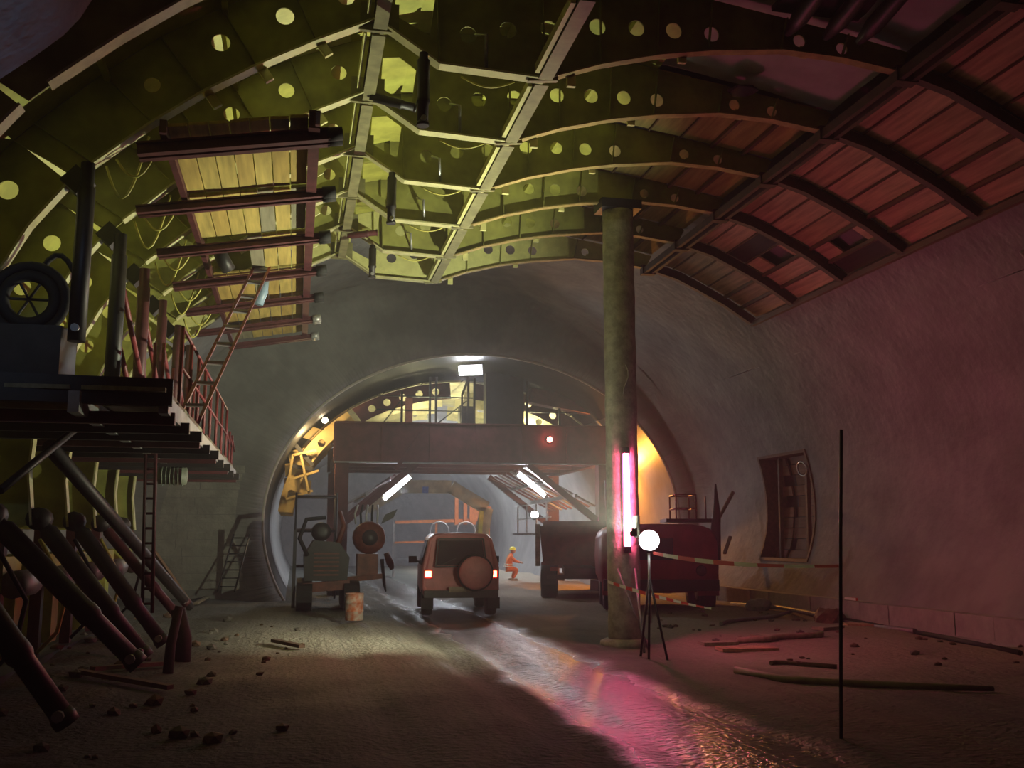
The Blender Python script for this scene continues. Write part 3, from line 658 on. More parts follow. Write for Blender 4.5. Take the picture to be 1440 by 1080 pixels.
# ================================================================ BOARDED RECESS IN THE SIDE WALL
nr = Vector(P(12, 22.75))
M_rec = [wood('dark_brown_board', (.27, .14, .085)), wood('rust_brown_board', (.32, .15, .08))]
NI = thing('boarded_recess', (P(NA0, 22.75, CR+.2)), 'brown timber shuttering boards closing the recess in the side wall', 'shuttering')
for y, nm in ((NY0, 'jamb'), (NY1, 'jamb')):
    mb = MB().grid([[P(NA0+(NA1-NA0)*i/8, y, CR+dr) for i in range(9)] for dr in (-.03, .55)], False)
    mb.grid([[P(NA0+(NA1-NA0)*i/8, y+(.07 if y == NY0 else -.07), CR+dr) for i in range(9)] for dr in (-.03, .55)], False)
    mb.grid([[P(NA0+(NA1-NA0)*i/8, y+dy*(1 if y == NY0 else -1), CR-.03) for i in range(9)] for dy in (0, .07)], False); mb.build(nm, M_old, NI)
for a in (NA0, NA1):
    mb = MB(); mb.grid([[P(a, y, CR+dr) for y in (NY0, NY1)] for dr in (-.03, .55)], False); mb.grid([[P(a+(.5 if a == NA0 else -.5), y, CR+dr) for y in (NY0, NY1)] for dr in (-.03, .55)], False)
    mb.grid([[P(a+da, y, CR-.03) for y in (NY0, NY1)] for da in ((0, .5) if a == NA0 else (-.5, 0))], False); mb.build('lintel' if a == NA1 else 'threshold', M_old, NI)
for i in range(10):
    a0 = NA0+(NA1-NA0)*i/10+.06; a1 = NA0+(NA1-NA0)*(i+1)/10-.06; dr = .38+.06*random.random()
    for (ya_, yb_) in ((NY0+.08, NY0+1.5+.3*random.random()), (NY0+1.85, NY1-.08)):
        if (i in (7, 5) and yb_ == NY1-.08): dr2 = dr+.12
        else: dr2 = dr
        poly = [Vector(P(a0, ya_, CR+dr2)), Vector(P(a1, ya_, CR+dr2)), Vector(P(a1, ya_, CR+dr2+.04)), Vector(P(a0, ya_, CR+dr2+.04))]
        MB().prism(poly, (0, yb_-ya_, 0)).build('board', M_rec[(i+int(ya_)) % 2], NI)
for y in (NY0+.5, NY1-.6): MB().bar(P(NA0+.5, y, CR+.3), P(NA1-.5, y, CR+.3), .1, .08, up=(0, 1, 0)).build('soldier', M_old, NI)
mb = MB().grid([[P(NA0+(NA1-NA0)*i/8, y, CR+.55) for i in range(9)] for y in (NY0, NY1)], False); mb.build('back_sheet', M_dark, NI)
MB().tube([P(20+2*math.cos(a)*.6, NY0+.3+.22*math.sin(a), CR-.05) for a in [2*math.pi*i/16 for i in range(16)]], .02, 6, closed=True).build('rope_loop', M_galv, NI)

# ================================================================ OFF-ROAD CAR
M_car = mat('dusty_red_paint', (.50, .16, .17), .5, vary=.25, scale=3, coat=.2)
M_carL = mat('dusty_dark_trim', (.05, .04, .04), .6)
M_glass = mat('dark_tinted_glass', (.05, .04, .045), .08, vary=.1)
M_tail = mat('tail_lamp_glow', (1, .1, .05), .3, emit=(1, .12, .05), estr=22)
CAR = thing('offroad_car', gr(648, 868), 'dusty red off-road car seen from behind with lit tail lamps and spare wheel', 'car', rz=-R(5.0))
def ring(y, wb, wm, wr, zb, zw, zr):
    return [Vector(p) for p in [(-wb, y, zb), (-wm, y, zb+.18), (-wm, y, zw), (-wr-.02, y, zr-.10), (-wr+.1, y, zr), (0, y, zr+.03), (wr-.1, y, zr), (wr+.02, y, zr-.10), (wm, y, zw), (wm, y, zb+.18), (wb, y, zb)]]
rings = [ring(.10, .70, .78, .62, .5, 1.05, 1.74), ring(.03, .76, .83, .66, .45, 1.06, 1.78), ring(.14, .8, .85, .68, .42, 1.07, 1.80), ring(2.4, .8, .86, .69, .42, 1.07, 1.82), ring(2.75, .8, .86, .66, .42, 1.07, 1.78),
         ring(3.35, .8, .85, .74, .42, 1.04, 1.14), ring(4.2, .78, .82, .70, .42, .98, 1.04), ring(4.4, .7, .76, .62, .46, .9, .96)]
rings[0] = [Vector((p.x, .03+.16*max(0, (p.z-1.05)/.7)+.03, p.z)) for p in rings[0]]
rings[1] = [Vector((p.x, .0+.16*max(0, (p.z-1.05)/.7), p.z)) for p in rings[1]]
rings[2] = [Vector((p.x, .10+.16*max(0, (p.z-1.05)/.7), p.z)) for p in rings[2]]
mb = MB().grid(rings, True, True); n = 11
mb.f.append(tuple(reversed(range(n)))); mb.f.append(tuple((len(rings)-1)*n+j for j in range(n)))
mb.build('body', M_car, CAR, local=True)
def sl(z): return .16*max(0, (z-1.05)/.7)-.012
MB().prism([(-.53, sl(1.12), 1.12), (.53, sl(1.12), 1.12), (.47, sl(1.66), 1.66), (-.47, sl(1.66), 1.66)], (0, .02, 0)).build('rear_window', M_glass, CAR, True)
mb = MB()
for a, b in (((-.56, 1.09), (.56, 1.09)), ((.56, 1.09), (.5, 1.69)), ((.5, 1.69), (-.5, 1.69)), ((-.5, 1.69), (-.56, 1.09))):
    mb.bar((a[0], sl(a[1])-.004, a[1]), (b[0], sl(b[1])-.004, b[1]), .035, .025, up=(0, 1, 0))
mb.build('window_seal', M_carL, CAR, True)
for s in (-1, 1):
    for (ya_, yb_) in ((.35, 1.25), (1.35, 2.2)):
        k = .845; MB().prism([(s*.865, ya_, 1.12), (s*.865, yb_, 1.12), (s*.72, yb_-.05, 1.66), (s*.72, ya_+.1, 1.66)], (s*.012, 0, 0)).build('side_window', M_glass, CAR, True)
    MB().box((s*.72, -.005, .93), (.13, .03, .13)).build('tail_lamp', M_tail, CAR, True)
    MB().box((s*.72, .01, .93), (.19, .03, .2)).build('lamp_housing', mat('red_lens', (.45, .03, .03), .3), CAR, True)
    m_ = MB().box((s*1.0, 2.35, 1.2), (.2, .1, .16)).bar((s*.84, 2.4, 1.14), (s*.95, 2.36, 1.18), .04, .04).build('mirror', M_carL, CAR, True)
    for y in (.75, 3.4):
        wh = MB().lathe((s*.72, y, .36), [(.16, -.12), (.34, -.12), (.37, -.07), (.37, .07), (.34, .12), (.16, .12)], 20, 'x').build('wheel', M_rub, CAR, True)
        MB().lathe((s*.72, y, .36), [(.17, -.11), (.2, -.105), (.2, .105), (.17, .11)], 16, 'x').build('rim', M_galv, wh, True)
    MB().prism([(s*.60, .03, .42), (s*.86, .03, .42), (s*.86, .03, .18), (s*.60, .03, .18)], (0, .015, 0)).build('mud_flap', M_rub, CAR, True)
sw = MB().lathe((.30, -.13, .96), [(.15, -.10), (.36, -.10), (.40, -.05), (.40, .08), (.36, .11)], 24, 'y').build('spare_wheel', M_rub, CAR, True)
MB().lathe((.30, -.135, .96), [(.04, -.125), (.32, -.12), (.36, -.10), (.36, -.06)], 24, 'y').build('wheel_cover', M_car, sw, True)
MB().box((0, -.05, .50), (1.62, .14, .16)).build('bumper', M_carL, CAR, True)
MB().box((-.02, -.11, .60), (.50, .02, .12)).build('number_plate', mat('dull_plate', (.30, .22, .16), .6), CAR, True)
MB().bar((-.40, sl(1.2)-.02, 1.14), (-.1, sl(1.3)-.02, 1.28), .015, .015).build('wiper', M_carL, CAR, True)

# ================================================================ DUMP TRUCK
t0 = Vector((7.92, 27.6, 0))
TR = thing('dump_truck', t0, 'dark red dump truck standing rear-on at the tunnel mouth', 'truck')
M_dr = mat('dirty_dark_red_paint', (.13, .035, .035), .65, vary=.5, scale=3)
tub = MB(); y0, y1 = 27.6, 31.4
o_ = [(-1.05, .95), (1.05, .95), (1.15, 2.05), (-1.15, 2.05)]
tub.prism([(t0.x+x, y0, z) for x, z in o_], (0, y1-y0, 0)); tub.build('tub', M_dr, TR)
tg = MB().prism([(t0.x-1.0, y0-.05, 1.0), (t0.x+1.0, y0-.05, 1.0), (t0.x+1.08, y0-.05, 1.9), (t0.x-1.08, y0-.05, 1.9)], (0, .05, 0)).build('tailgate', M_dr, TR)
for x in (-.7, -.1, .5): MB().bar((t0.x+x, y0-.08, 1.0), (t0.x+x*1.05, y0-.08, 1.9), .07, .05, up=(0, 1, 0)).build('stake', M_dr, tg)
for z in (1.0, 1.9): MB().bar((t0.x-1.1, y0-.08, z), (t0.x+1.1, y0-.08, z), .06, .08).build('tailgate_rail', M_dr, tg)
MB().bar((t0.x-1.2, y0+.1, .92), (t0.x-1.2, y0+.1, 2.1), .14, .1, up=(0, 1, 0)).build('corner_post', M_col, TR)
MB().box((t0.x, y0+1.9, .75), (.9, 3.6, .24)).build('chassis', M_dark, TR)
for s in (-1, 1):
    for y in (.9, 2.1):
        wh = MB().lathe((t0.x+s*.88, y0+y, .50), [(.2, -.24), (.46, -.24), (.5, -.18), (.5, .18), (.46, .24), (.2, .24)], 20, 'x').build('wheel', M_rub, TR)
        MB().lathe((t0.x+s*.88, y0+y, .50), [(.1, -.26), (.24, -.25), (.24, .25), (.1, .26)], 14, 'x').build('hub', M_grey, wh)
    MB().box((t0.x+s*.9, y0-.02, .62), (.42, .03, .42)).build('mud_flap', M_rub, TR)
    MB().box((t0.x+s*.75, y0-.06, .84), (.2, .05, .1)).build('tail_light', mat('dull_red_lens', (.3, .03, .03), .3), TR)
MB().box((t0.x, y0+.0, .62), (1.9, .1, .12)).build('bumper', M_dark, TR)
MB().box((t0.x, y0+4.5, 1.5), (2.1, 1.2, 1.5)).build('cab', M_dr, TR)

TR.rotation_euler = (0, 0, -R(14))
# ================================================================ RED TUNNEL VEHICLE BEHIND THE COLUMN
q0 = Vector((8.45, 22.6, 0))
RV = thing('mixer_vehicle', q0, 'bulky red works vehicle with a railed top deck behind the column', 'vehicle')
M_rv = mat('glossy_red_paint', (.36, .05, .06), .4, vary=.3, scale=2)
def rr(y, k, z0, z1):
    out = []
    for i in range(24):
        a = 2*math.pi*i/24; ca, sa = math.cos(a), math.sin(a); e = .45
        out.append(Vector((q0.x+1.42*k*abs(ca)**e*(1 if ca >= 0 else -1), y, (z0+z1)/2+(z1-z0)/2*abs(sa)**e*(1 if sa >= 0 else -1))))
    return out
mb = MB().grid([rr(22.6, .82, .65, 1.65), rr(22.66, .95, .5, 1.9), rr(22.85, 1, .42, 2.05), rr(25.2, 1, .42, 2.08), rr(25.5, .9, .6, 1.9)], True, True)
mb.f.append(tuple(reversed(range(24)))); mb.f.append(tuple(4*24+j for j in range(24))); mb.build('body', M_rv, RV)
MB().box((q0.x, 22.56, .62), (2.7, .16, .26)).build('bumper', M_dark, RV)
MB().box((q0.x-.35, 22.585, 1.45), (1.3, .05, .5)).build('windscreen', M_glass, RV)
for s in (-1, 1):
    for y in (23.2, 24.8):
        wh = MB().lathe((q0.x+s*1.12, y, .46), [(.18, -.2), (.42, -.2), (.46, -.14), (.46, .14), (.42, .2), (.18, .2)], 20, 'x').build('wheel', M_rub, RV)
        MB().lathe((q0.x+s*1.12, y, .46), [(.1, -.21), (.22, -.205), (.22, .205), (.1, .21)], 14, 'x').build('hub', M_grey, wh)
    MB().lathe((q0.x+s*.95, 22.54, .95), [(.1, -.04), (.13, .02)], 14, 'y').build('headlamp', M_glass, RV)
    MB().box((q0.x+s*1.12, 22.72, .62), (.5, .1, .5)).build('mudguard', M_rv, RV)
dk = MB().box((q0.x+.85, 23.6, 2.13), (1.3, 1.4, .08)).build('top_deck', M_dark, RV)
for a, b in ((.45, 23.0), (.93, 23.0), (.45, 24.2), (.93, 24.2), (1.35, 24.2)):
    MB().tube([(q0.x+a, b, 2.15), (q0.x+a, b, 2.75)], .022, 6).build('rail_post', M_redp, dk)
for z in (2.42, 2.75):
    MB().tube([(q0.x+.45, 23.0, z), (q0.x+.93, 23.0, z), (q0.x+.93, 24.2, z), (q0.x+.45, 24.2, z), (q0.x+.45, 23.0, z)], .02, 6).build('handrail', M_redp, dk)
MB().tube([(q0.x+1.32, 22.9, 1.2), (q0.x+1.40, 22.9, 2.3), (q0.x+1.40, 22.9, 3.0)], [.16, .1, .02], 8).build('exhaust_stack', M_dark, RV)
MB().tube([(q0.x-1.15, 22.9, 1.9), (q0.x-1.2, 22.9, 3.1)], .09, 8).build('hydraulic_mast', M_rv, RV)
mb = MB().tube([at(985, 775, 24.5), at(1031, 692, 25.0)], .05, 6); single(mb, 'timber_prop', M_old, 'dark timber prop leaning by the end wall beyond the red vehicle', 'prop')
mb = MB().bar(at(1019, 778, 25), at(1027, 755, 25.4), .08, .06); single(mb, 'short_plank', M_old, 'short dark plank standing against the side wall near the recess', 'plank')

RV.rotation_euler = (0, 0, -R(14))
# ================================================================ DRILL RIG ON THE LEFT OF THE MOUTH
d0 = Vector((1.0, 24.6, 0))
DR = thing('drill_rig', d0, 'dark crawler drilling rig with drum and hoses left of the car', 'machine')
M_rd = mat('brown_red_machine_paint', (.20, .055, .035), .55, vary=.5, scale=4)
MB().prism([(.25, 24.6, .7), (1.25, 24.6, .7), (1.3, 24.6, 1.25), (1.05, 24.6, 1.6), (.45, 24.6, 1.66), (.22, 24.6, 1.3)], (0, 2.2, 0)).build('engine_housing', M_dark, DR)
MB().lathe((.62, 24.75, 1.86), [(.08, -.3), (.22, -.28), (.24, .5), (.1, .54)], 14, 'y').build('air_receiver', M_dark, DR)
for k in range(6): MB().box((.75, 24.585, .84+.1*k), (.6, .03, .035)).build('grille_slat', M_rd, DR)
MB().tube([(.3, 24.55, 1.3), (.1, 24.4, 1.7), (.25, 24.5, 2.15), (.7, 24.6, 2.2)], .05, 8).build('air_hose', M_rub, DR)
MB().tube([(1.0, 24.7, 1.5), (1.15, 24.7, 2.0), (1.05, 24.8, 2.35)], [.07, .06, .05], 8).build('exhaust', M_rd, DR)
MB().bar((.2, 24.3, .55), (1.3, 24.3, .62), .12, .22).build('front_frame', M_rd, DR)
for x in (.25, 1.35):
    tr = MB(); pts = [(x, 24.4+.34*math.cos(a), .36+.34*math.sin(a)) for a in [math.pi/2+math.pi*i/8 for i in range(9)]]+[(x, 26.6+.34*math.cos(a), .36+.34*math.sin(a)) for a in [-math.pi/2+math.pi*i/8 for i in range(9)]]
    tr.prism([(p[0]-.18, p[1], p[2]) for p in pts], (.36, 0, 0)); tr.build('track', M_rub, DR)
dm = MB().lathe((1.78, 25.0, 1.72), [(.1, -.30), (.36, -.28), (.40, -.1), (.40, .2), (.3, .3)], 18, 'y').build('drum', M_rd, DR)
MB().lathe((1.78, 24.68, 1.72), [(.18, -.02), (.2, .04)], 14, 'y').build('drum_cap', M_dark, dm)
MB().box((1.75, 25.1, 1.05), (.5, .6, .55)).build('valve_block', M_rd, DR)
MB().bar((1.25, 24.8, .72), (2.1, 24.75, .80), .3, .12).build('step', M_rd, DR)
MB().tube([(2.1, 24.9, 1.2), (2.16, 24.85, .6), (2.2, 24.8, .42)], [.05, .04, .02], 8).build('drill_rod', M_dark, DR)
for k in range(5): MB().tube([(1.45+.13*k, 25.0, 2.05), (1.42+.14*k, 25.0, 2.3), (1.5+.12*k, 25.1, 2.52)], .028, 6).build('hose', M_rub if k % 2 else M_galv, DR)
MB().prism([(2.05, 24.8, 2.05), (2.35, 24.8, 2.2), (2.45, 24.8, 2.42), (2.15, 24.8, 2.28)], (0, .06, 0)).build('guard_plate', M_dark, DR)
MB().tube([(2.2, 24.9, 1.35), (2.3, 24.9, 1.1), (2.36, 24.9, .95)], [.07, .09, .05], 8).build('nozzle', M_rd, DR)
MB().bar((.0, 24.3, 1.9), (.0, 24.3, .1), .08, .08).build('stabiliser', M_dark, DR)
# cabin-height frame left of the rig
sc0 = Vector((-.05, 29.4, 0))
SF = thing('scaffold_tower', sc0, 'dark tube scaffold tower inside the left edge of the tunnel mouth', 'scaffold')
for x in (-.25, .9):
    for y in (29.4, 30.6): MB().tube([(x+.25, y, 0), (x+.25, y, 3.0)], .035, 6).build('standard', M_dark, SF)
for z in (.9, 1.9, 2.9):
    for y in (29.4, 30.6): MB().tube([(0, y, z), (1.15, y, z)], .03, 6).build('ledger', M_dark, SF)
    for x in (0, 1.15): MB().tube([(x, 29.4, z), (x, 30.6, z)], .03, 6).build('transom', M_dark, SF)
MB().box((.58, 30, 1.95), (1.2, 1.2, .05)).build('deck', M_old, SF)

# paint pail
p0 = Vector((1.27, 21.7, 0))
PA = thing('paint_drum', p0, 'rusty orange and white metal drum on the ground beside the rig', 'drum')
mb = MB().lathe(p0, [(.18, 0), (.19, .01), (.19, .18), (.2, .19), (.19, .2), (.19, .36), (.2, .37), (.19, .38), (.19, .55), (.2, .56), (.18, .56), (.17, .45)], 20)
mb.build('shell', mat('orange_white_drum', (.62, .58, .52), .6, col2=(.55, .14, .05), scale=5), PA)
MB().tube([p0+Vector((.195*math.cos(a), -.02, .52+.2*math.sin(a)*-.6)) for a in [math.pi*i/10 for i in range(11)]], .008, 5).build('handle', M_galv, PA)

# ================================================================ FAR FORMWORK GANTRY
M_gr = mat('gantry_dark_red', (.17, .05, .05), .6, vary=.4, scale=2.5)
M_gy = mat('gantry_pale_panel', (.62, .58, .40), .6, vary=.35, scale=2)
M_go = mat('gantry_ochre_panel', (.60, .42, .16), .6, vary=.3, scale=2)
GY = 31.5
GA = thing('gantry_carriage', (5.5, GY, 0), 'dark red portal gantry carriage filling the far tunnel', 'gantry')
def gb(name, p, q, wd, h, m=M_gr, par=None, up=(0, 0, 1)): return MB().bar(p, q, wd, h, up).build(name, m, par or GA)
fb = gb('front_beam', (1.1, GY, 4.67), (10.05, GY, 4.72), .3, 1.24)
for x in (1.1, 2.6, 4.1, 5.6, 7.1, 8.6, 10.0): gb('beam_stiffener', (x, GY-.17, 4.1), (x, GY-.17, 5.28), .06, .05, M_gr, fb, (0, 1, 0))
gb('beam_edge', (1.1, GY-.18, 4.04), (10.05, GY-.18, 4.09), .12, .05, M_grey, fb); gb('beam_edge', (1.1, GY-.18, 5.29), (10.05, GY-.18, 5.34), .12, .05, M_gr, fb)
gb('rear_beam', (1.1, 38.2, 4.6), (10.05, 38.2, 4.6), .3, .9)
for y in (33.2, 34.9, 36.6): gb('cross_beam', (1.3, y, 4.3), (9.9, y, 4.3), .2, .3)
for x in (1.35, 9.85):
    gb('side_beam', (x, GY, 4.3), (x, 38.2, 4.3), .3, .4)
    for y in (GY, 38.2):
        l_ = gb('leg', (x, y, .35), (x, y, 4.1), .42, .42); MB().box((x, y, .18), (.7, .9, .36)).build('bogie', M_dark, l_)
for s, x0, x1 in ((1, 1.5, 3.7), (-1, 9.7, 7.3)):
    gb('knee_brace', (x0, GY, 2.2), (x1, GY, 4.05), .2, .2); gb('knee_brace', (x0, 38.2, 2.2), (x1, 38.2, 4.05), .2, .2)
    for k in range(9):    # sloping soffit slats from the beam down to the side
        y = GY+.5+k*.72; gb('soffit_slat', (x0, y, 2.75), (x1, y, 4.0), .22, .05, M_gr if k % 3 else M_grey)
    for z, xx in ((3.1, x0+(x1-x0)*.3), (3.6, x0+(x1-x0)*.65)): gb('soffit_rail', (xx, GY+.2, z-.02), (xx, 38.0, z-.02), .1, .12, M_grey)
gb('raking_strut', at(556, 660, GY-.3), at(600, 600, GY-.3), .16, .12)
# rear portal lined pale
rp_ = [(4.0, 3.66), (5.85, 3.66), (7.25, 2.85), (7.0, 1.45)]
for k in range(3): gb('portal_liner', (rp_[k][0], 38.4, rp_[k][1]), (rp_[k+1][0], 38.4, rp_[k+1][1]), .5, .14, M_gy, None, (0, 1, 0))
gb('portal_liner', (4.0, 38.4, 3.66), (2.6, 38.4, 2.85), .5, .14, M_gy, None, (0, 1, 0))
gb('yellow_guide', (7.0, 38.1, 2.75), (6.85, 38.1, .8), .16, .12, mat('bright_yellow_paint', (.75, .72, .12), .5), None, (0, 1, 0))
MB().box((4.75, 37.6, 3.50), (.22, .1, .24)).build('blue_box', mat('blue_enamel', (.12, .22, .6), .4), GA)
# railings along the right catwalk
for y in (33.0, 34.5, 36.0, 37.5): MB().tube([(8.3, y, 1.9), (8.3, y, 2.9)], .03, 6).build('rail_post', M_galv, GA)
for z in (2.4, 2.9): MB().tube([(8.3, 32.4, z), (8.3, 38, z)], .022, 6).build('handrail', M_galv, GA)
gb('catwalk', (8.6, 32.4, 1.85), (8.6, 38, 1.85), .8, .08, M_grey)
# upper deck with inner arch shell
gb('upper_deck', (1.3, 35, 5.32), (9.9, 35, 5.32), 6.4, .06, M_dark)
def el(a, k): return (OX+(OA-k)*math.cos(R(a)), OZ+(OB-k)*math.sin(R(a)))
for i in range(9):
    a0, a1 = 38+i*13, 38+(i+1)*13-.6
    for j, (ya_, yb_) in enumerate(((32.3, 34.2), (34.26, 36.2), (36.26, 38.2))):
        mb = MB().grid([[(el(a0+(a1-a0)*t/3, .28)[0], y, el(a0+(a1-a0)*t/3, .28)[1]) for t in range(4)] for y in (ya_, yb_)], False)
        mb.grid([[(el(a0+(a1-a0)*t/3, .22)[0], y, el(a0+(a1-a0)*t/3, .22)[1]) for t in range(4)] for y in (ya_, yb_)], False); mb.build('shell_panel', M_gy if i < 7 else M_go, GA)
for y in (32.25, 34.23, 36.23, 38.2):
    for a0, a1, nm in ((36, 86, 'shell_rib'), (94, 128, 'shell_rib'), (130, 176, 'side_shell_rib')):
        F = [el(a0+(a1-a0)*t/10, .85 if a0 < 130 else .75) for t in range(11)]; S = [el(a0+(a1-a0)*t/10, .3) for t in range(11)]
        hs = [(*el(a0+(a1-a0)*t, .58), .12) for t in ((.15, .32, .49, .66, .83) if a0 != 36 else (.2, .4, .6, .8))]
        me = web(F+S[::-1], hs, .03); me.materials.append(M_go if a0 == 130 else M_gr if y < 33 else M_gy)
        o = bpy.data.objects.new(nm, me); COL.objects.link(o); o.parent = GA; o.location = Vector((0, y, 0))-origin_of(GA)
for x in (3.2, 4.1, 4.3, 5.35, 5.55, 7.3, 8.4): gb('deck_post', (x, GY+.1, 5.3), (x, GY+.1, 6.35 if x < 4 or x > 8 else 6.85), .07, .07, M_dark, None, (0, 1, 0))
for z in (5.75, 6.2): gb('deck_rail', (2.4, GY+.1, z), (5.5, GY+.1, z), .04, .04, M_dark)
gb('deck_rail', (7.3, GY+.1, 5.8), (9.0, GY+.1, 5.8), .04, .04, M_dark)
for a, b in (((2.6, 5.3), (3.2, 6.1)), ((4.3, 5.3), (5.3, 6.1))): gb('deck_brace', (a[0], GY+.12, a[1]), (b[0], GY+.12, b[1]), .04, .04, M_dark)
MB().box((6.55, GY+.25, 6.15), (1.25, .5, 1.75)).build('control_cabin', M_dark, GA)
MB().box((5.35, GY+.45, 5.65), (.5, .4, .6)).build('control_box', M_dark, GA)
gb('roof_canopy', (7.4, GY+.2, 6.35), (9.9, GY+.2, 5.95), .5, .5, M_gr)
MB().box((3.45, GY+.3, 5.75), (.22, .2, .85)).build('orange_locker', mat('salmon_paint', (.6, .25, .16), .6), GA)
# tilted yellow working frame on the left side of the shell
for p, q in (((402, 700), (412, 640)), ((412, 640), (445, 633)), ((405, 675), (448, 662)), ((423, 640), (435, 695)), ((402, 702), (440, 690))):
    a, b = at(*p, 31.9), at(*q, 31.9); gb('side_frame', a, b, .07, .07, M_go, None, (0, 1, 0))
for p, q in (((415, 625), (440, 655)), ((410, 655), (440, 660))): gb('side_frame', at(*p, 32.1), at(*q, 32.1), .12, .1, M_dark, None, (0, 1, 0))
for k, (px, py) in enumerate(((425, 640), (420, 660), (418, 683), (440, 610))):
    c = at(px, py, 32.6); MB().box(c, (.85, .04, .42), Matrix.Rotation(R(-15+10*k), 3, 'Y')).build('side_plate', M_go, GA)

# lamps of the far tunnel
M_tube = mat('white_tube_glow', (1, 1, 1), .3, emit=(.85, .9, 1), estr=E_TUBE)
def tube_lamp(p, q, label):
    p, q = Vector(p), Vector(q); d = (q-p).normalized()
    t = thing('fluorescent_lamp', (p+q)/2, label, 'lamp'); MB().tube([p, q], .06, 10).build('tube', M_tube, t)
    MB().bar(p+Vector((0, .1, .06)), q+Vector((0, .1, .06)), .16, .05, up=(0, 1, 0)).build('tray', M_galv, t)
    for e in (p-d*.04, q+d*.04): MB().box(e, (.1, .1, .1)).build('end_cap', M_galv, t)
tube_lamp(at(540, 702, 31.9), at(576, 671, 31.9), 'white fluorescent tube slanting on the left knee of the gantry')
tube_lamp(at(729, 667, 31.9), at(766, 697, 31.9), 'white fluorescent tube slanting on the right knee of the gantry')
def bulb(name, c, r, em, s, label, m=None, hood=True, L=None):
    c = Vector(c); t = thing(name, c, label, 'lamp'); b = bmesh.new(); bmesh.ops.create_uvsphere(b, u_segments=14, v_segments=8, radius=r)
    MB().add([v.co+c for v in b.verts], [tuple(v.index for v in f.verts) for f in b.faces], True).build('bulb', mat(name+'_glow', (1, 1, 1), .3, emit=em, estr=s), t); b.free()
    if hood: MB().lathe(c+Vector((0, r*.9, 0)), [(r*1.3, -.02), (r*1.2, r*.6), (r*.4, r*1.1)], 14, 'y').build('hood', M_dark, t)
    MB().tube([c+Vector((0, r*1.6, 0)), c+Vector((0, r*2.6, r))], .02, 6).build('bracket', M_dark, t)
    if L: lamp(name+'_light', 'POINT', c+Vector((0, -r*1.4, 0)) if L[2] is None else L[2], L[0], L[1], t, shadow_soft_size=r)
    return t
bulb('work_lamp', at(752, 724, 35.5), .14, (.95, .97, 1), 40, 'round white work lamp on the right catwalk railing')
bulb('signal_lamp', at(773, 618, GY-.25), .09, (1, .16, .12), 30, 'small red signal lamp on the gantry beam')
hl = thing('halogen_floodlight', at(661, 521, 29.8), 'bright rectangular floodlight on top of the gantry', 'lamp'); hc = at(661, 521, 29.8)
HM = Matrix.Rotation(-R(24), 3, 'Z') @ Matrix.Rotation(R(22), 3, 'X')
MB().box(hc, (.68, .06, .26), HM).build('lens', mat('halogen_glow', (1, 1, 1), .3, emit=(.92, .95, 1), estr=160), hl)
MB().box(hc+HM @ Vector((0, .13, 0)), (.76, .16, .34), HM).build('housing', M_dark, hl); MB().bar(hc+Vector((.05, .22, -.08)), (hc.x+.05, 31.6, 6.3), .06, .06).bar((hc.x+.05, 31.6, 6.3), (hc.x+.05, 31.6, 5.35), .06, .06, (0, 1, 0)).build('stand', M_dark, hl)
M_ytube = mat('greenish_tube_glow', (1, 1, .8), .3, emit=(1, .93, .5), estr=180)
for k, (x, y, z) in enumerate(((4.0, 33.4, 5.43), (5.2, 36.0, 5.43), (7.9, 34.0, 5.43))):
    t = thing('deck_tube_lamp', (x, y, z), ['yellowish tube lamp lying on the front of the gantry deck', 'yellowish tube lamp lying on the rear of the gantry deck', 'yellowish tube lamp lying on the right of the gantry deck'][k], 'lamp')
    MB().tube([(x-.6, y, z), (x+.6, y, z)], .04, 8).build('tube', M_ytube, t); MB().box((x, y, z-.06), (1.3, .12, .03)).build('tray', M_galv, t)
bulb('amber_lamp', at(457, 591, 31.8), .09, (1, .8, .5), 60, 'small warm lamp high on the left of the gantry', L=(160, (1, .72, .32), Vector(at(440, 620, 31.3))))
ol = thing('sodium_lamp', (10.5, 32.4, 3.9), 'orange sodium lamp on the gantry leg lighting the tunnel wall', 'lamp')
MB().lathe((10.45, 32.4, 4.0), [(.04, -.2), (.12, -.16), (.13, .1), (.05, .14)], 12, 'y').build('lens', mat('sodium_glow', (1, .6, .2), .3, emit=(1, .42, .06), estr=60), ol)
MB().bar((10.45, 32.55, 4.0), (9.95, 32.9, 4.2), .06, .06).build('bracket', M_dark, ol)
lamp('sodium_light', 'POINT', (10.62, 32.3, 4.0), 1300, (1, .36, .05), ol, shadow_soft_size=.12)
M_tube2 = mat('fill_tube_glow', (1, 1, 1), .3, emit=(.82, .9, 1), estr=900)
# fill tubes added on the lining to brighten the far tunnel
for k, y in enumerate((40.5, 46, 52)):
    t = thing('added_fill_tube', (8.4, y, 6.0), 'white fill tube added to brighten the far tunnel lining, %s of three' % ('nearest', 'middle', 'farthest')[k], 'lamp')
    MB().tube([(8.2, y-.6, 6.1), (8.2, y+.6, 6.1)], .05, 8).build('tube', M_tube2, t); MB().box((8.2, y, 6.2), (.14, 1.3, .06)).build('tray', M_galv, t)

